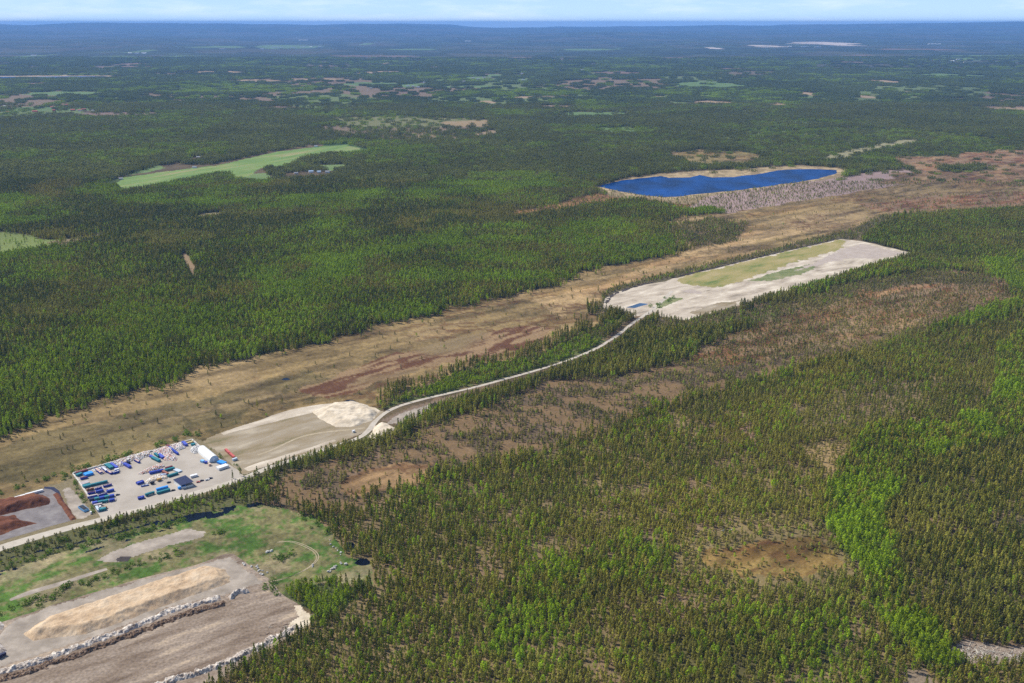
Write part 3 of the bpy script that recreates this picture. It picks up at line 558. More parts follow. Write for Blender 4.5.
# dirt field, bottom left
sheet('dirt_field', [(-60,645),(0,623),(15,618),(75,598),(140,579),(195,565.5),(225,554),(234,554),(255,570),(270,580),(285,597),(300,606),(311,616),(309,626),(271,648),(240,664),(205,690),(150,740),(-60,800)], M['dirt'], z=.02, amp=2)
ragged('bare_ground', [(-60,662),(0,636),(15,618.5),(75,599),(140,580),(195,566.5),(228,556),(252,574),(262,583),(235,592),(170,608),(120,628),(60,648),(0,668),(-60,690)], M['dirtpale'], z=.03, amp=3, seed=81)
ragged('pale_sand', [(300,606),(311,616),(309,626),(290,632),(287,624),(297,617),(290,604)], M['sandpale'], z=.04, amp=2)

# ---------------------------------------------------------------- heaps
def heap(name, pts, hgt, slope, mat, res=1.5, rough=.5, seed=1, label=None, cat=None, world=False, parent=None, rscale=6, lumps=0):
    poly = np.array(pts) if world else PP(pts); x0, y0 = poly.min(0) - res; x1, y1 = poly.max(0) + res
    nx = int((x1 - x0) / res) + 2; ny = int((y1 - y0) / res) + 2
    X, Y = np.meshgrid(x0 + np.arange(nx) * res, y0 + np.arange(ny) * res); x = X.ravel(); y = Y.ravel()
    xw = x + (fbm(x, y, rscale * 1.5, 3, seed) - .5) * 4 * rough; yw = y + (fbm(x, y, rscale * 1.5, 3, seed + 3) - .5) * 4 * rough
    ins = inside(poly, xw, yw); d = segdist(poly, xw, yw) * np.where(ins, 1, -1)
    z = np.minimum(d * slope, hgt * (.8 + .4 * fbm(x, y, rscale * 4, 3, seed + 5))) + np.clip(d * .3, 0, 1) * (fbm(x, y, rscale, 4, seed + 7) - .5) * rough * 2
    if lumps: z = z + np.clip(d * .3, 0, 1) * (fbm(x, y, res * 1.6, 2, seed + 17) - .4) * lumps
    z = np.where(d > 0, np.maximum(z, .12), -.4)
    I = (np.arange(ny - 1)[:, None] * nx + np.arange(nx - 1)[None, :]).ravel(); F = np.stack([I, I + 1, I + nx + 1, I + nx], 1)
    keep = (d[F] > -res * .8).any(1); F = F[keep]; used = np.unique(F); mp = np.full(len(x), -1); mp[used] = np.arange(len(used))
    V = np.stack([x, y, z], 1)[used]; c = np.array([V[:, 0].mean(), V[:, 1].mean(), 0]); me = nmesh(name, V - c, mp[F])
    me.polygons.foreach_set('use_smooth', np.ones(len(F), bool))
    o = link(name, me, mat, parent, tuple(c)); tag(o, label, cat); return o
def ridge(name, pts, wd, hgt, mat, **kw):
    p = smooth_line(PP(pts), 1); t = np.gradient(p, axis=0); t /= np.hypot(t[:, 0], t[:, 1])[:, None]; nr = np.stack([-t[:, 1], t[:, 0]], 1)
    poly = np.concatenate([p + nr * wd / 2, (p - nr * wd / 2)[::-1]]); return heap(name, poly, hgt, kw.pop('slope', 1.0), mat, world=True, **kw)
heap('sand_pile', [(23,634),(32,641),(87,634),(140,615),(190,597),(231,582),(226,569),(205,566),(150,583),(100,600),(50,616)], 5.0, .58, M['sandgold'], res=.9, rough=1.1, seed=3, lumps=.5, label='long golden sand pile with ribbed slopes above the white rubble ridge', cat='sand pile')
heap('sand_pile', [(312,411),(335,402.5),(352,401.5),(368,405),(381,411),(372,421),(355,427),(335,427),(318,418)], 4.2, .32, M['sandpale'], res=1.1, rough=1.8, seed=23, label='broad pale sand heap on the upper side of the road bend', cat='sand pile', rscale=10)
heap('sand_pile', [(369,437),(373,427),(380,422.5),(388,423),(399,431),(386,436),(376,440)], 4, .4, M['sandpale'], res=1.2, rough=1.3, seed=29, label='small pale sand heap on the lower side of the road bend', cat='sand pile')
heap('bark_pile', [(-60,516),(-60,505),(0,501),(16,498.7),(35,495),(44.5,494),(50,500),(49,505),(23,510),(0,516)], 7, .7, M['bark'], res=1.2, rough=1.3, seed=33, label='flat topped brown bark pile behind the white concrete blocks', cat='bark pile')
heap('bark_pile', [(-60,545),(-60,520),(0,517),(14,515),(20,520),(37,523.5),(23,527),(0,535)], 5, .5, M['bark'], res=1.2, rough=1.3, seed=37, label='lower brown bark pile beside the gravel road, tapering to the right', cat='bark pile')
ridge('bark_bank', [(56,494),(62,503),(68,512),(74,520)], 6, 2, M['bark'], label='narrow brown bark bank along the dark liner', cat='bank', res=1)
ridge('rubble_ridge', [(-40,686),(0,672),(30,664),(62,653),(95,641),(125,630),(150,620),(175,609.5),(200,603),(222,597)], 8, 1.9, M['rubble'], label='long white concrete rubble ridge below the golden sand pile', cat='rubble', res=.5, rough=1.8, seed=41, rscale=3, lumps=1.7, slope=.7)
ridge('shaded_ridge', [(-40,696),(0,680),(30,671),(62,660),(95,648),(125,637.5),(150,628),(175,618),(200,610),(225,603)], 8, 1.6, M['shaded'], label='dark brown ridge painting the shaded slope of the white rubble', cat='debris', res=.5, rough=1.8, seed=43, rscale=3, lumps=2.2, slope=.7)  # shaded side of the rubble, built as its own dark ridge
ridge('rubble_ridge', [(228,598),(237,594),(248,590)], 8, 3, M['rubble'], label='short white rubble heap at the tip of the long ridge', cat='rubble', res=.7, rough=2, seed=45, rscale=4, lumps=3)
ridge('rubble_ridge', [(150,690),(165,681),(200,673),(225,663),(255,649),(285,633),(300,626)], 8, 1.8, M['rubble'], label='grey pink rubble ridge between the dirt field and the pine forest', cat='rubble', res=.5, rough=1.8, seed=47, rscale=3, lumps=2.2, slope=.7)
heap('rubble_heap', [(-30,625),(0,621),(5,625),(3,630),(-30,636)], 2.5, .6, M['rubble'], label='white rubble heap at the left end of the golden sand pile', cat='rubble', res=1)
heap('rubble_heap', [(-30,646),(0,642),(8,650),(4,656),(-30,660)], 2.5, .6, M['rubble'], label='pale rubble heap cut by the left edge, beside the dark truck', cat='rubble', res=1, seed=9)

# ---------------------------------------------------------------- trees
barkm = mat_noise('pine_bark', [(.10, .065, .04), (.20, .13, .085)], scale=2)
birchm = mat_noise('birch_bark', [(.35, .33, .30), (.62, .60, .56)], scale=2)
def leaf_quads(n, prof, h0, h1, size, rnd, squash=.75, up=.55):
    V = []; F = []
    for i in range(n):
        t = rnd.random(); hz = h0 + (h1 - h0) * t; R = prof(t); a = rnd.random() * 2 * math.pi; r = R * (.35 + .65 * math.sqrt(rnd.random()))
        lob = 1 + .22 * math.sin(3 * a + 9 * t)
        c = Vector((math.cos(a) * r * lob, math.sin(a) * r * lob, hz)); nn = Vector((math.cos(a), math.sin(a), up + rnd.gauss(0, .35))).normalized()
        nn = (nn + Vector((rnd.gauss(0, .35), rnd.gauss(0, .35), rnd.gauss(0, .25)))).normalized()
        s = size * rnd.uniform(.6, 1.25); ta = nn.orthogonal().normalized(); tb = nn.cross(ta); th = rnd.random() * 6.28
        ta, tb = ta * math.cos(th) + tb * math.sin(th), tb * math.cos(th) - ta * math.sin(th)
        k = len(V); V += [c + ta * s * .6, c + tb * s * squash * .55, c - ta * s * .55, c - tb * s * squash * .6]; F.append((k, k + 1, k + 2, k + 3))
    return V, F
def pine_prof(w): return lambda t: w * (1.0 - .15 * (1 - t) ** 2) * (1 - t ** 2.2) ** .8 * (.75 + .35 * math.sin(t * 17) ** 2) + .12
def spruce_prof(w): return lambda t: w * (1 - t) ** .85 * (.8 + .3 * math.sin(t * 25) ** 2) + .1
def birch_prof(w): return lambda t: w * math.sin(math.pi * min(1, max(0, t * .9 + .1))) ** .6
def trunk_mesh(hh, r, kind, rnd):
    b = MB(); k = 3 if kind == 'birch' else 2; pts = [Vector((rnd.gauss(0, .12) * (i > 0), rnd.gauss(0, .12) * (i > 0), hh * i / k)) for i in range(k + 1)]
    for i in range(k): b.cyl(pts[i] - Vector((0, 0, .2 if i == 0 else 0)), pts[i + 1], r * (1 - .8 * i / k), r * (1 - .8 * (i + 1) / k), 5, cap=False)
    for i in range(4):
        z = hh * rnd.uniform(.35, .8); a = rnd.random() * 6.28; L = hh * .11
        b.cyl((0, 0, z), (math.cos(a) * L, math.sin(a) * L, z + L * .4), r * .3, .02, 3, cap=False)
    return b
def tree_geo(kind, rnd, n, size):
    if kind == 'pine': hh = 13 * rnd.uniform(.9, 1.1); V, F = leaf_quads(n, pine_prof(2.05), hh * .22, hh, size, rnd); r = .16
    elif kind == 'spruce': hh = 14 * rnd.uniform(.9, 1.1); V, F = leaf_quads(n, spruce_prof(1.9), hh * .08, hh, size, rnd, up=.2); r = .17
    elif kind == 'birch': hh = 12.5 * rnd.uniform(.9, 1.1); V, F = leaf_quads(n, birch_prof(2.1), hh * .22, hh, size, rnd, up=.45); r = .13
    else: hh = 2.6 * rnd.uniform(.9, 1.1); V, F = leaf_quads(n, birch_prof(1.9), .1, hh, size, rnd, up=.5); r = .06
    return hh, V, F, trunk_mesh(hh * (.9 if kind != 'bush' else .6), r, kind, rnd)
leaf_inst = mat_leaf('forest_foliage', 'INSTANCER'); leaf_obj = mat_leaf('tree_foliage', 'OBJECT')
leaf_far = mat_leaf('far_foliage', 'INSTANCER')
def proto_full(kind, k, n, size):
    rnd = random.Random(hash((kind, k)) & 0xffff if False else (k * 13 + len(kind) * 7)); hh, V, F, tb = tree_geo(kind, rnd, n, size)
    nb = len(V); me = bpy.data.meshes.new(kind + '_source'); me.from_pydata([tuple(v) for v in V] + tb.v, [], [tuple(f) for f in F] + [tuple(i + nb for i in f) for f in tb.f])
    me.materials.append(leaf_inst); me.materials.append(birchm if kind == 'birch' else barkm)
    me.polygons.foreach_set('material_index', [0] * len(F) + [1] * len(tb.f)); me.update()
    return bpy.data.objects.new(kind + '_source', me)          # never linked: it only feeds the instancer
def clump_proto(k, size_m, ntree, kinds, leafn, lsz):
    rnd = random.Random(100 + k); V = []; F = []
    g = int(math.sqrt(ntree)); cell = size_m / g
    for i in range(g):
        for j in range(g):
            x = (i + rnd.random() - g / 2) * cell; y = (j + rnd.random() - g / 2) * cell; s = rnd.uniform(.7, 1.2); kind = rnd.choice(kinds)
            hh, v, f, tb = tree_geo(kind, rnd, leafn, lsz); nb = len(V)
            V += [tuple(q * s + Vector((x, y, 0))) for q in v]; F += [tuple(a + nb for a in q) for q in f]
    me = nmesh('clump_source', np.array(V), np.array(F)); me.materials.append(leaf_far); return bpy.data.objects.new('clump_source', me)

def instancer(name, protos, pos, scl, rot, idx, tint, label, cat):
    me = bpy.data.meshes.new(name); me.vertices.add(len(pos)); me.vertices.foreach_set('co', np.asarray(pos, np.float32).ravel())
    for an, ty, key, arr in (('scl', 'FLOAT_VECTOR', 'vector', scl), ('rot', 'FLOAT', 'value', rot), ('idx', 'INT', 'value', idx), ('tint', 'FLOAT_COLOR', 'color', np.c_[tint, np.ones(len(tint))])):
        a = me.attributes.new(an, ty, 'POINT'); a.data.foreach_set(key, np.asarray(arr, np.int32 if ty == 'INT' else np.float32).ravel())
    o = link(name, me); tag(o, label, cat, kind='stuff')
    ng = bpy.data.node_groups.new(name + '_scatter', 'GeometryNodeTree')
    ng.interface.new_socket('Geometry', in_out='INPUT', socket_type='NodeSocketGeometry'); ng.interface.new_socket('Geometry', in_out='OUTPUT', socket_type='NodeSocketGeometry')
    gi = ng.nodes.new('NodeGroupInput'); go = ng.nodes.new('NodeGroupOutput'); g2 = ng.nodes.new('GeometryNodeGeometryToInstance')
    for p in reversed(protos):
        oi = ng.nodes.new('GeometryNodeObjectInfo'); oi.inputs['Object'].default_value = p; ng.links.new(oi.outputs['Geometry'], g2.inputs[0])
    ip = ng.nodes.new('GeometryNodeInstanceOnPoints'); ip.inputs['Pick Instance'].default_value = True
    def na(n, t):
        q = ng.nodes.new('GeometryNodeInputNamedAttribute'); q.data_type = t; q.inputs['Name'].default_value = n; return q.outputs[0]
    cx = ng.nodes.new('ShaderNodeCombineXYZ'); ng.links.new(na('rot', 'FLOAT'), cx.inputs[2])
    ng.links.new(gi.outputs[0], ip.inputs['Points']); ng.links.new(g2.outputs[0], ip.inputs['Instance']); ng.links.new(na('idx', 'INT'), ip.inputs['Instance Index'])
    ng.links.new(cx.outputs[0], ip.inputs['Rotation']); ng.links.new(na('scl', 'FLOAT_VECTOR'), ip.inputs['Scale']); ng.links.new(ip.outputs[0], go.inputs[0])
    md = o.modifiers.new('scatter', 'NODES'); md.node_group = ng; return o

BLOCK = [PP(p) for p in ([(-60,512),(0,500),(44,486),(60,484),(74,473),(192,440),(204,441),(240,468),(262,464),(240,476),(200,489),(150,503),(100,518),(-60,568)],
   [(203,441),(216,434),(260,420),(310,406),(345,401),(375,406),(386,412),(402,430),(372,442),(330,447),(295,458),(245,477)],
   [(604,310),(604,299),(614,292),(641.5,284.5),(674,277.5),(745,260.5),(841,238.5),(861,240.5),(910,252),(914,254.5),(867,269),(803,289),(751,303.5),(719,311.5),(687,321),(654,315),(632,318),(619,313)],
   [(-60,645),(0,617),(60,596),(140,572),(228,546),(256,570),(290,597),(313,614),(310,628),(271,650),(240,666),(205,692),(150,742),(-60,800)],
   [(600,187),(625,179),(662,174.5),(700,173),(735,174),(770,169),(838,168),(840,174),(770,187),(700,195.5),(664,198),(620,192)],
   [(116,184),(122,177),(160,165),(215,164.5),(245,158),(275,151),(315,146),(345,144),(370,150),(350,154),(310,157),(285,168),(262,169),(275,178),(262,182),(236,179),(225,173),(200,177),(150,187),(122,191)],
   [(310,165),(345,164),(350,169),(330,171)])]
ROADL = PP(rd)
PONDL = PP([(363,562),(363.1,562)]); SHADEM = PP([(351,546),(351.1,546)])  # trees kept clear of the round pond and of the painted shadow patch
HOMES = [(u, v, 1) for u, v in ((311,172.5),(319,172.8),(328,172.8),(296,174),(194.5,168),(316,147),(200,158),(121,179.5),(35,112),(52,108),(54,111),(67,105.6),(73,110.6),(80,111),(84,110),(8,113),(5,107),(44,105.5),(93,111.5),(408,86.5),(413,87),(418,87.5),(424,83),(473,78.5),(478,79.5),(484,78),(464,82),(523,80.6),(522,74),(582,70.3),(652,66),(657,66.2),(560,72),(371,89),(997,65),(26,109))]
HOMES += [(u, v, 2) for u, v in ((34,56),(130,53),(137,53),(144,52.8),(952,61.5),(958,60),(967,62.8),(975,62.6))]
def masks(x, y):
    ok = np.ones(len(x), bool)
    for u, v, k in HOMES:
        hx, hy = P(u, v); dd = math.hypot(hx, hy); r = 26 if dd < 4500 else 42 * k; back = 14 * dd / 500 * 1.15
        ok &= ~((np.abs(x - hx) < r) & (y > hy - back) & (y < hy + r))
    for b in BLOCK: ok &= ~inside(b, x, y)
    near = y < 3000
    d = segdist(ROADL, x[near], y[near], False); d2 = np.minimum(segdist(ROADL[14:] - np.array((0, 13)), x[near], y[near], False), segdist(ROADL[14:] - np.array((0, 24)), x[near], y[near], False)); t = ok[near]; t &= d > 7.5; t &= d2 > 6.5; t &= segdist(PONDL, x[near], y[near]) > 11; t &= segdist(SHADEM, x[near], y[near]) > 7; ok[near] = t
    return ok
def jgrid(cell, y0, y1, hw=.66):
    ys = np.arange(y0, y1, cell); xs = np.arange(-hw * y1, hw * y1, cell); X, Y = np.meshgrid(xs, ys); X = X.ravel(); Y = Y.ravel()
    k = np.abs(X) < hw * Y + 40; X = X[k]; Y = Y[k]
    return X + RNG.uniform(-.48, .48, len(X)) * cell, Y + RNG.uniform(-.48, .48, len(X)) * cell
PINE_T = np.array((.265, .252, .055)); SPR_T = np.array((.14, .165, .030)); BIR_T = np.array((.285, .40, .030))

x, y = jgrid(3.6, 560, 3300)
_, dens, birch, size, pat = cover(x, y, True, .55)
k = (RNG.random(len(x)) < dens) & masks(x, y); x, y, birch, size, pat = x[k], y[k], birch[k], size[k], pat[k]
n = len(x); isb = RNG.random(n) < birch; iss = (~isb) & (RNG.random(n) < np.where(x < -100, .55, .28) * (fbm(x, y, 160, 3, 909) > .42))
hs = size * RNG.uniform(.68, 1.18, n); ws = hs ** .6 * RNG.uniform(.85, 1.22, n) * np.where(size < .6, 1.25, 1)
tone = (.72 + .5 * fbm(x, y, 140, 4, 921)) * RNG.uniform(.62, 1.35, n)
yel = fbm(x, y, 90, 3, 931)[:, None]; fgm = (ss(1900, 1100, y) * ss(-260, -120, x))[:, None]
tint = np.where(isb[:, None], BIR_T * (1 - .25 * yel + np.array((.15, .05, 0)) * yel), np.where(iss[:, None], SPR_T, PINE_T * (1 + np.array((.25, .08, 0)) * (yel - .4)))) * tone[:, None]
tint = tint * (1 + fgm * np.array((.13, .14, .0))); stunted = (size < .6) & ~isb; tint[stunted] = tint[stunted] * .8 + np.array((.06, .05, .03))
kind = np.where(isb, 2, np.where(iss, 1, 0)); rot = RNG.uniform(0, 6.28, n)
# the largest in the photograph become trees of their own
u, v, f = proj(x, y, hs * 6); pxs = hs * 13 / f
vis = (u > -2) & (u < 1026) & (v < 688) & (v > 0)
single = np.zeros(n, bool)
cand = np.nonzero(vis & (kind != 2))[0]; single[cand[np.argsort(-pxs[cand])[:300]]] = True
cand = np.nonzero(vis & (kind == 2))[0]; single[cand[np.argsort(-pxs[cand])[:300]]] = True
pr = {'pine': [proto_full('pine', i, 85, 1.25) for i in range(4)], 'spruce': [proto_full('spruce', 10 + i, 90, 1.2) for i in range(2)], 'birch': [proto_full('birch', 20 + i, 95, 1.25) for i in range(4)]}
def scatter(name, sel, protos, idx, label, cat):
    q = np.nonzero(sel)[0]; instancer(name, protos, np.c_[x[q], y[q], np.zeros(len(q))], np.c_[ws[q], ws[q], hs[q]], rot[q], idx[q], tint[q], label, cat)
idc = np.where(kind == 1, RNG.integers(4, 6, n), RNG.integers(0, 4, n)); idb = RNG.integers(0, 4, n)
scatter('conifer_forest', (kind != 2) & ~single, pr['pine'] + pr['spruce'], idc, 'dark olive pine and spruce forest covering the near land around the open bogs', 'forest')
scatter('birch_forest', (kind == 2) & ~single, pr['birch'], idb, 'bright green birches mixed through the dark near forest', 'forest')
print('near trees', n)

# individual trees
def tree_set(kind, variants, nleaf, size):
    res = []
    for kx in range(variants):
        rnd = random.Random(900 + kx + len(kind) * 31); hh, V, F, tb = tree_geo(kind, rnd, nleaf, size)
        cm = nmesh('crown', np.array([tuple(q) for q in V]), np.array(F)); cm.materials.append(leaf_obj)
        tm = bpy.data.meshes.new('trunk'); tm.from_pydata(tb.v, [], tb.f); tm.materials.append(birchm if kind == 'birch' else barkm); res.append((cm, tm))
    return res
SETS = {'pine': tree_set('pine', 5, 150, .95), 'spruce': tree_set('spruce', 3, 170, .9), 'birch': tree_set('birch', 5, 170, .95), 'bush': tree_set('bush', 4, 60, .75)}
NAMES = {'pine': 'pine_tree', 'spruce': 'spruce_tree', 'birch': 'birch_tree', 'bush': 'bush'}
def put_tree(kind, px, py, sx, sz, rz, tn, label, cat, group, z=0):
    cm, tm = random.choice(SETS[kind]); r = empty(NAMES[kind], (px, py, z), rz); r.scale = (sx, sx, sz); tag(r, label, cat, group)
    t = bpy.data.objects.new('trunk', tm); C.objects.link(t); t.parent = r
    c = bpy.data.objects.new('crown', cm); C.objects.link(c); c.parent = r; c.color = (*[float(a) for a in tn], 1); return r
LM = ((770, 556, 'the small brown bog'), (978, 653, 'the log clearing'), (918, 677, 'the bare patch at the bottom edge'), (240, 665, 'the dirt field tip'), (315, 600, 'the light birch thicket'), (363, 562, 'the round forest pond'), (522, 652, 'the pale boulders'), (512, 683, 'the middle of the bottom edge'), (640, 683, 'bottom edge five eighths across'), (768, 683, 'bottom edge three quarters across'), (1015, 683, 'the bottom right corner'), (844, 513, 'the short dead trunk'), (400, 683, 'the bottom edge left of centre'))
def where_label(uu, vv, q):
    d = [math.hypot(uu - a, (vv - b) * 1.6) for a, b, _ in LM]; k = int(np.argmin(d)); du, dv = uu - LM[k][0], vv - LM[k][1]
    side = ('right of ' if du > 0 else 'left of ') if abs(du) > 1.3 * abs(dv) or vv > 676 else ('below ' if dv > 0 else 'above ')
    far = 'close ' if d[k] < 30 else ('some way ' if d[k] < 70 else 'far ')
    return far + side + LM[k][2], LM[k][2].replace('the ', '', 1)
for i in np.nonzero(single)[0]:
    kd = ('pine', 'spruce', 'birch')[kind[i]]; uu = proj(x[i], y[i], 0)[0]
    vv = proj(x[i], y[i], 0)[1]; wl, lm = where_label(uu, vv, 0); sz = 'tall' if hs[i] > 1.02 * size[i] else ('short' if hs[i] < .83 * size[i] else 'middling'); sh = 'pale' if tone[i] > 1.12 else ('dark' if tone[i] < .82 else 'mid toned')
    if kd == 'birch':
        gp = 'birches near ' + lm
        put_tree('birch', x[i], y[i], ws[i], hs[i], rot[i], tint[i], sz + ' ' + sh + ' green birch ' + wl, 'birch tree', gp)
    else:
        put_tree(kd, x[i], y[i], ws[i], hs[i], rot[i], tint[i], sz + ' ' + sh + (' olive pine ' if kd == 'pine' else ' pointed spruce ') + wl, kd + ' tree', ('pines near ' if kd == 'pine' else 'spruces near ') + lm)

# mid distance clumps and the far wood
cl = [clump_proto(i, 25, 30, ['pine', 'pine', 'spruce'] if i < 3 else ['birch', 'birch', 'pine'], 16, 2.6) for i in range(5)]
x, y = jgrid(20, 3300, 6600, .64); _, dens, birch, size, pat = cover(x, y, False)
k = (RNG.random(len(x)) < dens) & masks(x, y); x, y, birch, size = x[k], y[k], birch[k], size[k]; n = len(x); isb = RNG.random(n) < birch
tone = (.72 + .5 * fbm(x, y, 240, 4, 921)) * RNG.uniform(.85, 1.15, n)
tint = np.where(isb[:, None], PINE_T * .25 + BIR_T * .6, np.array((.195, .205, .048))) * tone[:, None]
ws = np.ones(n); hs = size * RNG.uniform(.8, 1.15, n); rot = RNG.uniform(0, 6.28, n); idx = np.where(isb, RNG.integers(3, 5, n), RNG.integers(0, 3, n))
def rel(x, y): return relief(x, y)
instancer('distant_forest', cl, np.c_[x, y, rel(x, y)], np.c_[ws, ws, hs], rot, idx, tint, 'dark mixed forest behind the lake and the farm fields', 'forest'); print('mid clumps', n)
cl2 = [clump_proto(10 + i, 66, 150, ['pine', 'pine', 'spruce'] if i < 2 else ['birch', 'birch', 'pine'], 7, 4.2) for i in range(4)]
x, y = jgrid(54, 6600, 15500, .62); _, dens, birch, size, pat = cover(x, y, False)
k = (RNG.random(len(x)) < dens) & masks(x, y) & (np.exp(-(((x - LAKE2[0]) / 900) ** 4 + ((y - LAKE2[1]) / 260) ** 4)) < .3); x, y, birch, size = x[k], y[k], birch[k], size[k]; n = len(x); isb = RNG.random(n) < birch
tone = (.7 + .5 * fbm(x, y, 700, 4, 921)); tint = np.where(isb[:, None], PINE_T * .15 + BIR_T * .75, np.array((.155, .185, .050))) * tone[:, None]
ws = np.ones(n); hs = size * RNG.uniform(.8, 1.15, n); rot = RNG.uniform(0, 6.28, n); idx = np.where(isb, RNG.integers(2, 4, n), RNG.integers(0, 2, n))
instancer('far_forest', cl2, np.c_[x, y, rel(x, y)], np.c_[ws, ws, hs], rot, idx, tint, 'far bluish green forest plain fading towards the horizon', 'forest'); print('far clumps', n)

# ---------------------------------------------------------------- bushes, snags, boulders
def line_pts(pts, n, jit):
    p = PP(pts); L = np.r_[0, np.cumsum(np.hypot(*np.diff(p, axis=0).T))]; out = []
    for i in range(n):
        t = random.random() * L[-1]; out.append((np.interp(t, L, p[:, 0]) + random.gauss(0, jit), np.interp(t, L, p[:, 1]) + random.gauss(0, jit)))
    return out
BUSH_T = np.array((.17, .255, .045))
def bushes(pts, n, jit, lo, hi, label, group, tone=1.0):
    for (bx, by) in line_pts(pts, n, jit):
        s = random.uniform(lo, hi); q_ = proj(bx, by, 0)[0]; ua, ub = min(p[0] for p in pts), max(p[0] for p in pts); t_ = (q_ - max(ua, 0)) / max(1, ub - max(ua, 0)); t3 = 'left end' if t_ < .2 else ('left half' if t_ < .45 else ('middle' if t_ < .6 else ('right half' if t_ < .82 else 'right end')))
        z3 = (s - lo) / (hi - lo); lb_ = ('small ' if z3 < .33 else ('big ' if z3 > .67 else 'middling ')) + label.replace('green ', '') + ', ' + t3
        put_tree('bush', bx, by, s, s * random.uniform(.7, 1.1), random.random() * 6.3, BUSH_T * tone * random.uniform(.7, 1.2), lb_ if len(lb_.split()) < 17 else label, 'bush', group)
bushes([(0,612),(30,605),(55,597),(85,585),(115,572),(150,560),(190,551)], 44, 3.2, .9, 2.0, 'low green bush above the golden sand pile', 'bushes above the golden sand pile')
bushes([(10,609),(48,595),(80,581)], 12, 2, 1.2, 2.0, 'rounded dark green bush beside the narrow grey track', 'bushes beside the narrow grey track')
bushes([(0,570),(30,560),(70,549),(110,540),(160,528),(188,520)], 46, 2.6, 1.0, 2.2, 'green bush along the dark water ditch below the gravel road', 'bushes along the dark ditch')
bushes([(0,556),(60,541),(110,525),(150,515)], 40, 3.5, .9, 2.0, 'olive bush on the verge between the gravel road and the ditch', 'bushes on the road verge', .7)
bushes([(0,493),(30,484),(62,473),(74,470)], 16, 4, 1.0, 2.0, 'green bush on the bank above the asphalt bark site', 'bushes above the bark site')
bushes([(75,470),(110,460),(150,448),(170,441),(190,434),(205,437)], 34, 3, 1.2, 2.4, 'green bush behind the white block wall of the storage yard', 'bushes behind the storage yard wall')
bushes([(66,474),(76,486),(84,500),(98,515)], 20, 2.5, 1.0, 1.8, 'green bush on the left bank of the storage yard', 'bushes on the left bank of the yard')
bushes([(206,446),(222,458),(240,470)], 10, 2, .7, 1.3, 'small bush on the bank between the yard and the sandy pad', 'bushes right of the storage yard')
bushes([(215,535),(222,531),(228,529)], 5, 2, 1.2, 1.9, 'green bush in the clump at the middle of the green wasteland', 'bushes in the wasteland clump')
bushes([(276,556),(286,560),(294,552)], 7, 3, 1.4, 2.2, 'rounded green bush inside the curved wheel track', 'bushes inside the wheel track')
bushes([(298,514),(320,525),(338,538)], 12, 4, 1.0, 2.0, 'green bush at the edge of the wasteland below the dark bog', 'bushes at the wasteland edge')
bushes([(265,590),(300,588),(350,580)], 18, 5, 1.2, 2.2, 'green bush between the curved track and the light birch thicket', 'bushes above the birch thicket')
bushes([(412,395),(440,388),(480,378)], 24, 4, 1.2, 2.2, 'bright green bush above the road past the pale sand', 'bushes on the upper side of the road')
bushes([(655,308),(668,299),(680,298)], 10, 5, 1.6, 2.6, 'green bush in the wedge where the road enters the pale gravel site', 'bushes in the gravel site wedge')

white = mat_plain('white_paint', (.78, .78, .76)); wood = mat_plain('bare_wood', (.55, .50, .42))
def snag(u, v, hh, label, cat='dead tree'):
    px, py = P(u, v); r = empty('dead_tree', (px, py, 0)); tag(r, label, cat)
    b = MB(); b.cyl((0, 0, -.2), (.25, .1, hh * .6), .3, .2, 7, cap=False); b.cyl((.25, .1, hh * .6), (.1, .2, hh), .2, .06, 7); b.build('trunk', wood, r)
    for i in range(4):
        a = random.random() * 6.3; z = hh * random.uniform(.45, .9); q = MB(); q.cyl((.15, .1, z), (.15 + math.cos(a) * 1.3, .1 + math.sin(a) * 1.3, z + .5), .07, .02, 4); q.build('branch', wood, r)
snag(983, 644, 10, 'tall white dead trunk standing at the top edge of the lower right log clearing')
snag(1008, 632, 8, 'white dead trunk half hidden in trees right of the log clearing')
snag(935, 655, 8, 'pale dead trunk left of the lower right log clearing')
snag(931, 672, 8, 'pale dead trunk standing above the bare patch at the bottom right')
snag(941, 676, 7, 'pale dead trunk right of the bare patch at the bottom edge')
snag(844, 513, 7, 'short white dead trunk at the left edge of the birch belt')
snag(847, 562, 7, 'pale dead trunk between the brown bog and the birch belt')
# cut logs and branches in the clearings
def logs(name, cx, cyy, rx, ry, n, label):
    b = MB()
    for i in range(n):
        u = random.gauss(cx, rx); v = random.gauss(cyy, ry); px, py = P(u, v); L = random.uniform(1.5, 6); a = random.gauss(.3, .9); r = random.uniform(.08, .28)
        b.cyl((px, py, .2), (px + math.cos(a) * L, py + math.sin(a) * L, .2 + random.random() * .4), r, r * .7, 5, m=random.choice((0, 0, 1)))
    o = b.build(name, [wood, barkm]); tag(o, label, 'logs', kind='stuff')
logs('felled_logs', 975, 653, 13, 3.5, 260, 'tangle of pale felled logs and branches in the lower right clearing')
logs('felled_logs', 1012, 656, 8, 2.5, 110, 'pale felled logs beside the right edge of the picture')
logs('felled_logs', 290, 632, 12, 4, 60, 'scattered pale branches at the edge of the dirt field')
rockm = mat_noise('grey_boulder', [(.32, .30, .27), (.62, .60, .56)], scale=.8)
def rock_mesh(seed):
    rnd = random.Random(seed); bm = bmesh.new(); bmesh.ops.create_icosphere(bm, subdivisions=2, radius=1)
    for q in bm.verts: q.co *= rnd.uniform(.8, 1.15); q.co.z = q.co.z * .65 + .35
    me = bpy.data.meshes.new('boulder'); bm.to_mesh(me); bm.free(); me.materials.append(rockm); return me
RK = [rock_mesh(i) for i in range(4)]
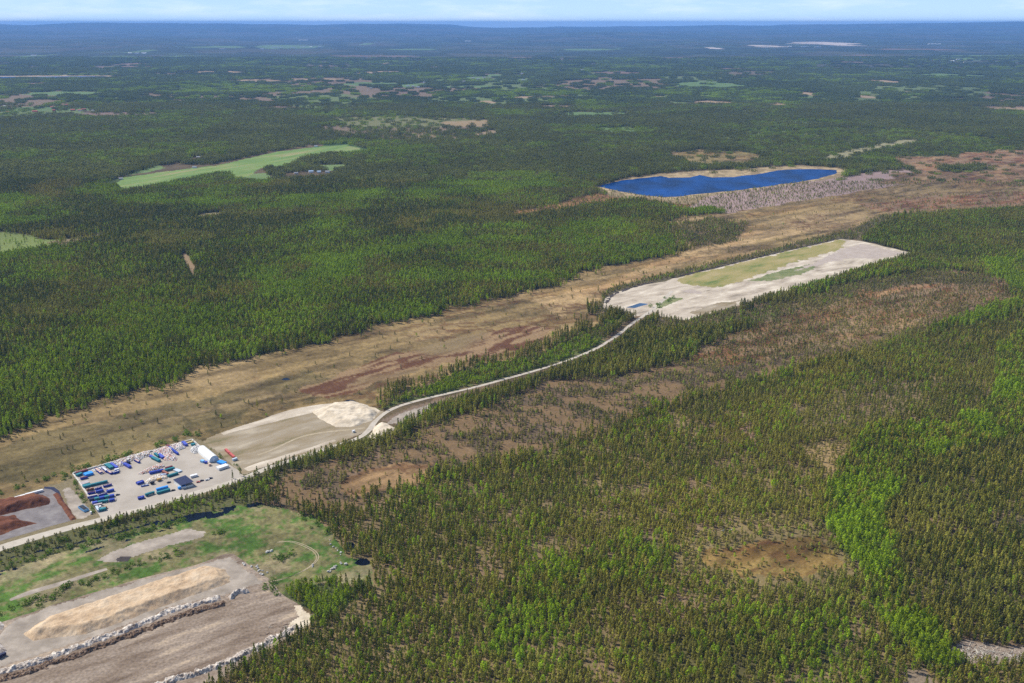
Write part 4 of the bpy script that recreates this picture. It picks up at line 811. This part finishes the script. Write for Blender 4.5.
def rocks(pts, n, jit, lo, hi, label, group):
    for (bx, by) in line_pts(pts, n, jit):
        o = bpy.data.objects.new('boulder', random.choice(RK)); C.objects.link(o); o.location = (bx, by, 0); s = random.uniform(lo, hi); o.scale = (s, s * .8, s); o.rotation_euler.z = random.random() * 6; tag(o, label, 'boulder', group)
rocks([(328,572),(336,567),(343,563)], 14, 1.5, .8, 2.0, 'white boulder in the row left of the round forest pond', 'boulders left of the forest pond')
rocks([(326,540),(336,550),(342,557)], 9, 2, .6, 1.3, 'pale boulder along the upper right edge of the wasteland', 'boulders at the wasteland edge')
rocks([(262,553),(268,552),(274,551)], 9, 1.2, .8, 1.8, 'grey boulder in the heap left of the round bush', 'boulders left of the round bush')
rocks([(246,564),(258,568),(266,577)], 14, 3, .7, 1.6, 'grey boulder between the sand area and the green wasteland', 'boulders beside the sand area')
rocks([(310,562),(312,568)], 4, 1, .7, 1.2, 'small white boulder inside the curved wheel track', 'boulders inside the wheel track')
rocks([(495,482),(528,483),(533,484)], 5, 1.5, .9, 1.6, 'pale boulder in a tiny gap of the pine forest', 'boulders in the forest gap')
rocks([(510,660),(522,655),(530,645)], 8, 3, .8, 1.6, 'pale boulder among the pines at the bottom centre', 'boulders at the bottom centre')
rocks([(720,532),(735,530)], 3, 1.5, .8, 1.4, 'pale boulder above the small brown bog', 'boulders above the small bog')

# ---------------------------------------------------------------- storage yard
CB = {'blue': (.015, .045, .34), 'navy': (.006, .010, .055), 'teal': (.01, .17, .21), 'azure': (.03, .28, .75), 'violet': (.06, .09, .46), 'rust': (.30, .11, .06), 'maroon': (.16, .03, .04), 'white': (.75, .75, .76),
      'pale': (.48, .56, .64), 'red': (.50, .10, .08), 'grey': (.42, .36, .36), 'black': (.02, .02, .025), 'sky': (.22, .50, .80), 'peach': (.66, .48, .38), 'yellow': (.62, .50, .24), 'ochre': (.45, .27, .08)}
PM = {k: mat_plain(k + '_steel', c, .45, .12) for k, c in CB.items()}
rubber = mat_plain('tyre_rubber', (.02, .02, .02), .8); glass = mat_plain('window_glass', (.03, .04, .05), .1)
def span(u1, v1, u2, v2):
    a = np.array(P(u1, v1)); b = np.array(P(u2, v2)); L = np.hypot(*(b - a)); return (a + b) / 2, L, math.atan2(b[1] - a[1], b[0] - a[0])
def container(u1, v1, u2, v2, col, label, wd=2.5, hh=2.6, top=None, open_=False, load='peach', group=None):
    c, L, a = span(u1, v1, u2, v2); r = empty('skip' if open_ else 'container', (c[0], c[1], 0.06), a); tag(r, label, 'skip' if open_ else 'container', group)
    b = MB(); w2 = wd / 2; l2 = L / 2; t = .12
    if open_:
        b.box(-l2, -w2, .15, l2, w2, .35).box(-l2, -w2, .35, l2, -w2 + t, hh).box(-l2, w2 - t, .35, l2, w2, hh).box(-l2, -w2 + t, .35, -l2 + t, w2 - t, hh).box(l2 - t, -w2 + t, .35, l2, w2 - t, hh)
    else: b.box(-l2, -w2, .15, l2, w2, hh)
    n = max(3, int(L / 1.1))
    for i in range(n + 1):
        x = -l2 + L * i / n * .98 + .05
        for sy in (-1, 1): b.box(x - .06, sy * (w2 + .05) - .05, .2, x + .06, sy * (w2 + .05) + .05, hh - .1)
    b.box(-l2 + .2, -w2 + .2, 0, -l2 + .6, w2 - .2, .15).box(l2 - .6, -w2 + .2, 0, l2 - .2, w2 - .2, .15)
    b.build('body', PM[col], r)
    if open_:
        q = MB(); n = max(2, int(L / 1.5))
        for i in range(n):
            for j in range(2):
                z = hh - random.uniform(.1, .7); q.box(-l2 + t + (L - 2 * t) * i / n + .02, -w2 + t + j * (w2 - t), .37, -l2 + t + (L - 2 * t) * (i + 1) / n - .02, -w2 + t + (j + 1) * (w2 - t) - .02, z)
        q.build('load', PM[load], r)
    else:
        q = MB(); q.box(-l2 - .08, -w2, hh + .003, l2 + .08, w2, hh + .1); q.build('lid', PM[top or col], r)
        d = MB(); d.box(l2 + .01, -w2 + .1, .3, l2 + .08, -.03, hh - .15).box(l2 + .01, .03, .3, l2 + .08, w2 - .1, hh - .15); d.build('door', PM[col], r)
    return r
def vehicle(u1, v1, u2, v2, col, label, kind='car', box=None):
    c, L, a = span(u1, v1, u2, v2); L = max(L, 4.4); r = empty('parked_car' if kind == 'car' else 'truck', (c[0], c[1], 0.06), a); tag(r, label, kind)
    l2 = L / 2
    if kind == 'car':
        b = MB(); b.box(-l2, -.9, .35, l2, .9, .95).build('body', PM[col], r)
        q = MB(); q.face([(-l2 * .75, -.8, .95), (l2 * .4, -.8, .95), (l2 * .15, -.65, 1.5), (-l2 * .6, -.65, 1.5)]).face([(l2 * .4, .8, .95), (-l2 * .75, .8, .95), (-l2 * .6, .65, 1.5), (l2 * .15, .65, 1.5)])
        q.face([(l2 * .4, -.8, .95), (l2 * .4, .8, .95), (l2 * .15, .65, 1.5), (l2 * .15, -.65, 1.5)]).face([(-l2 * .75, .8, .95), (-l2 * .75, -.8, .95), (-l2 * .6, -.65, 1.5), (-l2 * .6, .65, 1.5)]); q.build('windows', glass, r)
        t = MB(); t.box(-l2 * .6, -.65, 1.5, l2 * .15, .65, 1.55).build('roof', PM[col], r); ax = (-l2 * .62, l2 * .62); rw = .33; wy = .92
    else:
        b = MB(); b.box(-l2, -.5, .6, l2 - .2, .5, .95).build('chassis', PM['black'], r)
        cab = MB(); cab.box(l2 - 2.3, -1.2, .96, l2, 1.2, 3.0).build('cab', PM[col], r); q = MB(); q.box(l2 + .01, -1.0, 1.9, l2 + .05, 1.0, 2.7).build('windscreen', glass, r)
        q = MB(); q.box(-l2, -1.25, .96, l2 - 2.6, 1.25, 3.3).build('load_box', PM[box or col], r); ax = (-l2 + 1.2, -l2 + 2.4, l2 - 1.4); rw = .5; wy = 1.05
    for xx in ax:
        for sy in (-1, 1): q = MB(); q.cyl((xx, sy * wy - .12, rw), (xx, sy * wy + .12, rw), rw, rw, 10); q.build('wheel', rubber, r)
    return r
S_ = container
S_(91,486.3,107.6,482.3,'teal','long teal container, topmost of the rows at the left side of the yard')
S_(83,487.8,90.6,486,'teal','wide teal container at the left wall, left end of the top row',wd=6)
S_(95.3,490,101.7,488.2,'blue','blue skip of pinkish scrap in the middle of the second row of the left stacks',open_=True)
S_(103.5,487.6,111.7,485.3,'blue','blue skip at the right end of the second row of the left stacks',open_=True)
S_(86.5,491,94,489.3,'rust','rusty topped skip at the left end of the second row of the left stacks',open_=True,load='peach')
S_(87.7,494.6,95.3,493,'blue','blue skip with brown load at the left end of the third row',open_=True,load='rust')
S_(96,493.2,103.5,491.3,'blue','blue container in the middle of the third row of the left stacks')
S_(107,492.8,114,490.8,'blue','blue container sticking out at the right end of the third row')
S_(98.8,496.6,107.3,494.3,'blue','blue skip with grey load in the fourth row of the left stacks',open_=True,load='grey')
S_(87.7,498.4,97.6,496.3,'violet','grey topped violet container at the left end of the fourth row',top='grey')
for i,(uu,cc,lb) in enumerate(((89.5,'navy','navy container against the left wall, fifth row'),(94.6,'teal','teal container second from the left wall in the fifth row'),(99.7,'blue','blue container third from the left wall in the fifth row'),(104.7,'teal','teal container between two blue ones in the fifth row'),(109.8,'blue','blue container near the right end of the fifth row, left of the dark car'))):
    S_(uu,501.2-i*.95,uu+4.6,500.2-i*.95,cc,lb,wd=3.5)
for i,(uu,cc,lb) in enumerate(((92.5,'violet','violet container at the left end of the sixth row'),(98,'teal','teal container second in the sixth row of the left stacks'),(103.5,'teal','dark teal container third in the sixth row of the left stacks'),(109.5,'blue','bright blue container at the right end of the sixth row'))):
    S_(uu,504.5-i*.9,uu+5,503.3-i*.9,cc,lb,wd=3)
S_(94,507,102.3,505.3,'grey','grey pink topped container in the lowest left corner of the yard',top='grey')
S_(99,511.3,106,509.6,'teal','dark teal container at the lower left gate corner of the yard',wd=4)
S_(96.6,508,98.8,512,'pale','pale blue upright container at the lower left gate corner')
S_(104,508.6,106.8,507.9,'ochre','orange skip beside the lower left gate corner',wd=2.8,open_=True,load='peach')
S_(99.3,508.5,101.2,508,'white','small white container between the teal containers at the gate corner')
vehicle(116,495.6,119.5,494.8,'navy','dark car parked right of the container rows, alone on the gravel')
S_(84.5,476.2,92.5,473.8,'azure','bright azure tarped container at the upper left corner of the yard',wd=7,hh=2.8)
S_(80.5,479.8,87.7,478,'blue','blue skip with rusty load below the azure tarp',open_=True,load='rust')
S_(76.5,476.5,82,474.5,'teal','dark teal container tucked in the upper left corner of the yard',wd=4)
S_(76.5,474.2,87.5,471,'maroon','long maroon container along the upper left wall of the yard',wd=3)
S_(81.5,484.4,88.5,482.2,'grey','flat grey slab stack between the blue skip and the teal container',wd=7,hh=1.2)
S_(96,469.6,101.4,474,'blue','leftmost slanted blue skip with peach load along the upper wall',open_=True,wd=3.4)
S_(102.5,468.6,107.5,472.6,'blue','second slanted blue skip from the left with white load',open_=True,load='white',wd=3.2)
S_(107.2,472,111.7,474.4,'blue','blue skip below the wide teal container at the upper wall',open_=True,load='peach',wd=3)
S_(106.6,465.4,111.8,469.2,'teal','wide slanted teal container at the upper wall',wd=5)
S_(111,464.6,117.4,469,'violet','slanted violet container right of the wide teal one at the upper wall',wd=3.2)
S_(113,474.2,119,472.3,'blue','blue skip loaded with white scrap beside the white truck',open_=True,load='white')
vehicle(114.8,472,119.2,470.5,'white','white truck parked in front of the slanted violet container','truck')
S_(122.3,463.4,130.3,468.2,'violet','slanted violet skip in the gap of the white sack heaps',open_=True,load='violet',wd=3.6)
S_(127,462.2,129.5,463.8,'navy','small navy container behind the slanted violet skip')
S_(135,460.8,139.4,463.2,'blue','small slanted blue skip left of the central white heap',open_=True,wd=2.8)
S_(152.6,458.6,159.6,462,'teal','slanted teal container, front one of the group by the upper wall',wd=4)
S_(155,454.6,159,457.6,'teal','small teal container behind the front teal container')
S_(158.8,455.6,163.3,458.8,'violet','slanted violet container at the left edge of the pink sack heap',wd=4)
S_(150.2,457,153,458.4,'violet','small violet container left of the group of teal containers')
S_(169.3,448.3,178,455,'blue','long slanted blue container in the pink and white sack heaps')
S_(167.3,446.6,169,448,'maroon','small maroon container at the upper end of the long slanted blue one',wd=3)
S_(183,443,186.5,446.2,'violet','slanted violet container near the upper right corner of the yard',wd=3.6)
S_(191.5,446,195,445,'teal','small teal container near the upper right corner of the yard',wd=3.5)
S_(186.5,443.8,193,441.9,'yellow','yellow sand filled bay at the upper right corner of the yard',wd=4,hh=1.6,open_=True,load='yellow')
S_(149.6,474.2,156.8,472.6,'blue','blue container at the left end of the central row',wd=2.8)
S_(157.3,472.5,163.6,471,'blue','blue container in the middle of the central row',wd=2.8)
S_(165,471.6,174.6,469,'teal','dark teal container at the right end of the central row',wd=2.8)
S_(165.5,469.6,172.5,467.6,'maroon','maroon container behind the dark teal one in the central row',wd=2.4)
S_(160.6,476.4,166.8,475.4,'violet','violet skip below the central row with pale load',open_=True,wd=4,load='pale')
S_(163,472.8,168,475.4,'rust','rust brown slanted container crossing below the central row',hh=3)
S_(168,477.3,178,474.2,'teal','long teal container below the central row, beside the pale plastic')
S_(175,470.2,180.5,472.3,'pale','pale blue plastic covered stack at the right end of the central row',wd=5,hh=1.5)
S_(136.8,484.6,143.6,482.4,'blue','big blue skip left of the lower cream sack heap',wd=4.5,open_=True,load='violet')
S_(141,486.8,148.6,485.2,'blue','flat blue skip in front of the big blue skip',open_=True,hh=1.4,load='pale')
vehicle(150.5,484.6,154.4,483.5,'black','black loader parked right of the flat blue skip','truck','black')
vehicle(157.4,481.6,161.6,480,'ochre','ochre yellow truck beside the cream sack heap','truck','ochre')
vehicle(167,483.4,170.8,482.2,'navy','dark car left of the dark roofed canopy')
S_(138,499.4,144.4,498,'blue','blue skip at the left end of the front row by the road',open_=True,load='violet',wd=3.6)
vehicle(145.5,496.6,154.4,493.6,'teal','dark teal truck in the front row between the blue skip and the long teal container','truck','teal')
S_(157,494.2,170,490.6,'teal','long dark teal container in the front row by the road',wd=3)
S_(156.5,490.8,168,487.8,'azure','long azure container behind the dark teal one in the front row',wd=2.8)
vehicle(172,491,174.6,490.3,'black','black car right of the front row containers')
S_(178.2,489.4,185.6,487.2,'azure','azure container in front of the dark roofed canopy')
S_(190.5,477.8,197.3,476,'white','white container behind the right end of the dark canopy',wd=3.6)
vehicle(196.6,482.8,200,482,'red','red car right of the dark roofed canopy')
vehicle(200.4,481.4,203.4,480.6,'navy','dark blue car beside the red car')
vehicle(205,480.9,209.6,479.5,'white','white van left of a dark car on the right side of the yard','car')
vehicle(209,479,212.4,478.2,'navy','dark car touching the white van on the right side of the yard')
S_(201.3,461.8,204,462.6,'sky','cyan container at the left side of the white arched hall',wd=3.5)
S_(204.5,463.4,207.5,463.2,'violet','small violet container in front of the white arched hall')
S_(208.5,466,211,465.4,'peach','small peach container in front of the hall entrance')
S_(219,462.6,225,464.8,'azure','bright azure tarped stack right of the arched hall',wd=6,hh=2.6)
S_(217.5,470,227.5,466.6,'white','large flat white container at the right end of the yard',wd=7,hh=3)
S_(225.8,450.6,229.6,454.2,'red','upper red container on the sandy pad right of the yard',wd=2.8)
S_(230,454.6,234.4,458.4,'red','lower red container on the sandy pad right of the yard',wd=2.8)
S_(232.6,461,237,459.6,'pale','pale blue container at the lower end of the red ones',wd=3)
S_(80.8,507.6,86.6,511.6,'sky','pale blue open skip left of the yard on bare ground',wd=5.5,open_=True,load='black')
S_(90.3,514,91.8,513.6,'white','small white container beside the road left of the yard gate',wd=2)
S_(352.5,432.6,354.8,432,'white','small white container on the sandy pad left of the small sand heap',wd=2.4)
S_(435,414.4,438.5,413.4,'white','small white container among trees beyond the sand heaps',wd=2.5)
S_(9,500.8,25,496,'white','long white concrete block wall lying left part behind the flat bark pile',wd=2.6,hh=2)
S_(25.6,496,43,491.3,'white','long white concrete block wall at the upper right edge of the bark pile',wd=2.6,hh=2.4)
vehicle(-2,659,6,655,'navy','dark truck cut by the left edge below the golden sand pile','truck','navy')

def wall_line(pts, label, hh=1.8, t=1.4):
    p = PP(pts); b = MB()
    for a, c in zip(p[:-1], p[1:]):
        L = np.hypot(*(c - a)); n = max(1, int(L / 2.4)); d = (c - a) / L; nr = np.array((-d[1], d[0])) * t / 2
        for i in range(n):
            q0 = a + d * (L * i / n + .03); q1 = a + d * (L * (i + 1) / n - .03); z = hh * random.choice((1, 1, 1, .66))
            c4 = [q0 - nr, q1 - nr, q1 + nr, q0 + nr]; lo = [(k[0], k[1], .05) for k in c4]; hi = [(k[0], k[1], z) for k in c4]
            b.face(hi)
            for k in range(4): b.face([lo[k], lo[(k + 1) % 4], hi[(k + 1) % 4], hi[k]])
    tag(b.build('block_wall', M['concrete']), label, 'wall')
wall_line([(73,474),(110,463.5),(150,452),(192,440.3)], 'long low white concrete block wall along the upper edge of the storage yard')
wall_line([(192,440.3),(199,446)], 'short white block wall at the upper right corner of the storage yard')
wall_line([(73,474),(82,486),(93,504)], 'low block wall along the left bank of the storage yard', 1.0)
# arched hall
def hall():
    base = [P(197.5,452.5), P(209.5,463), P(219,460), P(206.5,449.8)]; a, b_, c, d = [np.array(q) for q in base]
    r = empty('arched_hall', (*((a + b_ + c + d) / 4), 0)); tag(r, 'large white arched fabric hall at the right side of the storage yard', 'hall'); o = (a + b_ + c + d) / 4
    n = 10; V = []; 
    for (l, q) in ((a, d), (b_, c)):
        for i in range(n + 1):
            t = math.pi * i / n; w_ = (1 - math.cos(t)) / 2; p = l + (q - l) * w_ - o; V.append((p[0], p[1], 7.5 * math.sin(t) ** .8))
    m = MB(); 
    for i in range(n): m.face([V[i], V[n + 1 + i], V[n + 2 + i], V[i + 1]])
    m.build('roof', white, r)
    for k, nm in ((0, 'rear_wall'), (1, 'front_wall')):
        q = MB(); cc = np.mean([V[k * (n + 1)], V[k * (n + 1) + n]], 0); f = .97
        q.face([tuple(np.array(cc) + (np.array(V[k * (n + 1) + i]) - cc) * f) for i in range(n + 1)]); q.build(nm, PM['pale'], r)
    q = MB(); e = V[n + 1:]; m0 = (np.array(e[0]) * .65 + np.array(e[-1]) * .35); m1 = (np.array(e[0]) * .35 + np.array(e[-1]) * .65); off = (b_ - a) / np.hypot(*(b_ - a)) * .15
    q.face([(m0[0] + off[0], m0[1] + off[1], 0), (m1[0] + off[0], m1[1] + off[1], 0), (m1[0] + off[0], m1[1] + off[1], 4.5), (m0[0] + off[0], m0[1] + off[1], 4.5)]); q.build('door', PM['white'], r)
hall()
def canopy():
    cs = [np.array(P(u, v, 5)) for u, v in ((173,479.4),(181,485.4),(193.7,482),(185.5,475.6))]; o = sum(cs) / 4
    r = empty('canopy_shed', (*o, 0)); tag(r, 'canopy shed with a big dark blue roof and white sides in the storage yard', 'shed')
    q = MB(); t = [(c[0] - o[0], c[1] - o[1], 5.0 + (.6 if i > 1 else 0)) for i, c in enumerate(cs)]; u_ = [(a, b, z - .25) for a, b, z in t]; q.face(t).face(u_[::-1])
    for i in range(4): q.face([u_[i], u_[(i + 1) % 4], t[(i + 1) % 4], t[i]])
    q.build('roof', PM['navy'], r)
    for i in (0, 1):
        a = np.array(u_[i]) * .94; b = np.array(u_[(i + 1) % 4]) * .94; w_ = MB(); hz = 4.6 if i == 0 else 2.2; w_.face([(a[0], a[1], 0), (b[0], b[1], 0), (b[0], b[1], hz), (a[0], a[1], hz)]); w_.build('wall', white, r)
    for c in u_: p = MB(); p.cyl((c[0] * .93, c[1] * .93, 0), (c[0] * .93, c[1] * .93, 4.7), .15, .15, 6); p.build('post', PM['grey'], r)
canopy()
# heaps of sacks and scrap: hundreds of small lumps, coloured sack by sack
sm, nts = newmat('sack_fabric'); o_ = N(nts, 'ShaderNodeOutputMaterial'); b_ = N(nts, 'ShaderNodeBsdfPrincipled'); a_ = N(nts, 'ShaderNodeAttribute', attribute_name='sack'); b_.inputs['Roughness'].default_value = .8
nts.links.new(a_.outputs['Color'], b_.inputs['Base Color']); nts.links.new(b_.outputs[0], o_.inputs[0])
bmS = bmesh.new(); bmesh.ops.create_icosphere(bmS, subdivisions=1, radius=1); SV = np.array([tuple(q.co) for q in bmS.verts]); SF = np.array([[q.index for q in f.verts] for f in bmS.faces]); bmS.free()
def sacks(pts, n, hgt, cols, label, cat='sacks', smin=.45, smax=.95):
    poly = PP(pts); x0, y0 = poly.min(0); x1, y1 = poly.max(0); V = []; F = []; K = []; k = 0
    while k < n:
        p = np.array((random.uniform(x0, x1), random.uniform(y0, y1)))
        if not inside(poly, p[:1], p[1:])[0]: continue
        d = segdist(poly, p[:1], p[1:])[0]; z = .1 + min(hgt, d * .8) * random.uniform(.6, 1); s = random.uniform(smin, smax)
        V.append(SV * (s, s * random.uniform(.7, 1.2), s * .75) + (p[0], p[1], z)); F.append(SF + k * len(SV)); K.append(np.tile(np.r_[np.array(random.choice(cols)) * random.uniform(.8, 1.05), 1], (len(SV), 1))); k += 1
    me = nmesh('sack_heap', np.concatenate(V), np.concatenate(F)); at = me.color_attributes.new('sack', 'FLOAT_COLOR', 'POINT'); at.data.foreach_set('color', np.concatenate(K).astype(np.float32).ravel())
    tag(link('sack_heap', me, sm), label, cat, kind='stuff')
W = (.86, .83, .79); Pk = (.78, .55, .50); Or = (.80, .42, .32); Cr = (.72, .58, .42); Gy = (.55, .54, .55)
sacks([(108,464),(128,457),(150,450.5),(152,456),(143,458),(139,462),(134,460),(127,464),(121,467),(113,466)], 950, 2.5, [W, W, W, Pk, Cr], 'long white sack heap along the upper yard wall')
sacks([(152,452),(178,443.5),(176,449),(172,454),(177,458),(176,461),(164,460.5),(162,456)], 1100, 2.5, [W, W, Pk, Or, Pk, W], 'pink and white sack heap left of the long slanted blue container')
sacks([(176,444.5),(183,442.5),(184,446),(186,448),(179,450.5),(174,450)], 420, 2.0, [W, Pk, W, Gy], 'pinkish sack heap near the upper right corner of the yard')
sacks([(138,474),(150,467.5),(162,464),(165,466.5),(157,470),(149,472.5),(143,474.5)], 520, 2.0, [W, Pk, Cr, Gy, Or], 'scattered white and orange sack heap above the central blue row')
sacks([(145,482.5),(150,478),(158,475.5),(168,475.8),(167,479),(158,480),(152,482.5),(148,484)], 600, 1.8, [W, Cr, W, Cr], 'cream white sack heap below the central row')
sacks([(92,470),(104,466.5),(107,468),(100,471),(96,472)], 200, 1.5, [W, Gy, W], 'low white heap at the upper left wall of the yard')
sacks([(98,472),(103,470),(106,473),(101,474.5)], 100, 1.2, [Cr, Pk], 'peach scrap heap between the slanted blue skips')
sacks([(190,451),(192,447.5),(200,445.5),(206,449),(199,453),(194,454)], 420, 2.6, [W, W, Gy, W], 'white plastic heap behind the arched hall')
sacks([(96,491),(107,488),(108,490),(97,493)], 90, .8, [Pk, Cr, W], 'pinkish scrap scattered between the container rows', smin=.3, smax=.6)
sacks([(106,500),(117,498),(117,501),(106,503)], 80, .8, [Pk, Cr, Gy], 'mixed scrap scattered at the right end of the container rows', smin=.3, smax=.6)

# ---------------------------------------------------------------- farm houses and the far villages
redw = mat_plain('falu_red_boards', (.30, .06, .04), .8); redr = mat_plain('red_roof_tiles', (.42, .10, .06), .8); greyr = mat_plain('grey_roof', (.28, .29, .31), .6); bluer = mat_plain('pale_blue_roof', (.40, .52, .68), .5)
def house(u, v, L, Wd, hh, rot_, wall, roof, label, group=None, nm='house'):
    px, py = P(u, v); z = float(relief(np.array([px]), np.array([py]))[0]); t = P(u, v, z); px, py = t; z = float(relief(np.array([px]), np.array([py]))[0])
    r = empty(nm, (px, py, z), rot_); tag(r, label, 'house' if nm == 'house' else 'building', group); l, w_ = L / 2, Wd / 2; g = hh + Wd * .3
    b = MB(); b.box(-l, -w_, -1, l, w_, hh); b.face([(-l, -w_, hh), (-l, w_, hh), (-l, 0, g)]).face([(l, w_, hh), (l, -w_, hh), (l, 0, g)]); b.build('wall', wall, r)
    q = MB(); e = .5; k = .3 * 2 * e
    for s in (-1, 1):
        p = [(-l - e, s * (w_ + e), hh - .3 + .03), (l + e, s * (w_ + e), hh - .3 + .03), (l + e, 0, g + .05), (-l - e, 0, g + .05)]; p2 = [(a, b2, c + .2) for a, b2, c in p]
        q.face(p if s < 0 else p[::-1]).face(p2 if s < 0 else p2[::-1])
        for i in range(4): q.face([p[i], p[(i + 1) % 4], p2[(i + 1) % 4], p2[i]])
    rf = q.build('roof', roof, r)
    if nm == 'house': c = MB(); c.box(l * .3, -.4, g - .6, l * .3 + .8, .4, g + 1.2).build('chimney', PM['grey'], rf)
    d = MB(); d.box(-.6, -w_ - .06, 0, .6, -w_ - .01, 2.1).build('door', PM['white'], r)
    for xx in (-l * .6, l * .6): d = MB(); d.box(xx - .6, -w_ - .06, 1, xx + .6, -w_ - .01, 2.2).build('window', glass, r)
house(311, 172.5, 16, 9, 5, .3, white, bluer, 'farm house with pale blue roof in the trees below the long green field')
house(319, 172.8, 13, 9, 5, .2, white, bluer, 'white farm house, middle of the three below the long green field')
house(328, 172.8, 18, 9, 5, .1, white, greyr, 'white farm house, rightmost of the three below the long green field')
house(296, 174, 14, 9, 4, .4, PM['peach'], greyr, 'pale barn left of the farm houses below the long green field', nm='barn')
house(194.5, 168, 14, 8, 4, .2, white, greyr, 'small white barn at the left of the long green field', nm='barn')
house(316, 147, 14, 9, 5, .2, white, greyr, 'white barn alone at the top edge of the long green field', nm='barn')
house(200, 158, 26, 9, 4, .1, PM['peach'], greyr, 'long low pale house in the forest gap above the left of the field')
house(121, 179.5, 12, 8, 4, .3, PM['grey'], greyr, 'small grey barn at the left tip of the long green field', nm='barn')
house(35, 112, 30, 14, 5, .1, redw, redr, 'red roofed farmhouse right of the short white road at the far left')
for i, (u, v, L, wl, rf, lb) in enumerate(((52,108,16,white,redr,'white house with red roof, topmost left of the far left village'),(54,111,14,redw,redr,'small red house just below the white one in the far left village'),(67,105.6,18,redw,redr,'red house alone behind the trees at the top of the far left village'),
   (73,110.6,26,redw,redr,'long red house left of the big white one in the far left village'),(80,111,24,white,redr,'big white house in the middle of the far left village'),(84,110,26,redw,redr,'long red roofed barn right of the big white house in the far left village'),(8,113,18,PM['peach'],redr,'pale house with red roof near the left edge, left of the white road'),(5,107,20,white,greyr,'white house near the left edge above the pale one'),(44,105.5,14,redw,redr,'small dark red house between the road and the far left village'),(93,111.5,12,PM['sky'],greyr,'small pale blue house at the right end of the far left village'))):
    house(u, v, L, 12, 6, .2 * (i % 3), wl, rf, lb)
for u, v, L, wl, lb in ((408,86.5,24,white,'white house, left one of the far pair by the small green meadow'),(413,87,22,PM['peach'],'pale house between two white ones in the far village left of centre'),(418,87.5,24,white,'white house, right one of the far village left of centre'),(424,83,18,white,'white house just above the far village left of centre'),
   (473,78.5,30,PM['peach'],'pink house at the left of the far village at the centre'),(478,79.5,30,white,'white house in the middle of the far village at the centre'),(484,78,26,PM['peach'],'pink house at the right of the far village at the centre'),(464,82,22,white,'white house left below the far pink houses at the centre'),
   (523,80.6,30,white,'lone white house right of centre below the pair of far white ones'),(522,74,26,white,'faint white house above the lone one right of centre'),(582,70.3,46,white,'bright white farm building alone in the far forest right of centre'),(652,66,30,white,'left one of two faint far white buildings right of centre'),(657,66.2,26,white,'right one of two faint far white buildings right of centre'),
   (560,72,30,PM['pale'],'faint pale house left of the bright white farm building'),(371,89,18,PM['yellow'],'tiny yellow house in the far green strip left of centre'),(997,65,34,white,'lone white house near the far right edge')):
    house(u, v, L, 14, 7, .1, wl, greyr, lb)
for u, v, L, lb, gp in ((34,56,90,'large white building in the far left village near the green field','g1'),(130,53,60,'leftmost pale building in the row of the far left town',''),(137,53,70,'second pale building in the row of the far left town',''),(144,52.8,80,'rightmost wide pale building in the row of the far left town',''),
   (222,49.2,90,'white building in the long pale green far field',''),(262,49.5,70,'leftmost white building of the far town below the horizon',''),(275,47,130,'largest white building of the far town below the horizon',''),(281,47.4,90,'white building just right of the largest one in the far town',''),(293,47.8,90,'white building in the middle of the far town',''),(303,46.6,110,'white building right of the middle of the far town',''),(311,47,60,'small white building between the two at the right of the far town',''),(320,46.8,90,'rightmost white building of the far town below the horizon',''),
   (303,40,260,'long faint pale building above the far town',''),(468,38,160,'faint pale building below the horizon at the left of centre',''),
   (952,61.5,60,'leftmost white building of the far right village',''),(958,60,50,'small white building second from the left in the far right village',''),(967,62.8,90,'white building in the middle of the far right village',''),(975,62.6,90,'rightmost wide white building of the far right village',''),
   (805,46.4,150,'white building in the far pale strip right of the lake',''),(818,47,130,'second white building in the far pale strip, right of the first',''),(790,46.2,80,'small white building at the left end of the far pale strip',''),(935,40,300,'faint pink building below the horizon at the right','')):
    house(u, v, L, 22, 9, .05, white, greyr if L % 20 else white, lb, nm='far_building')
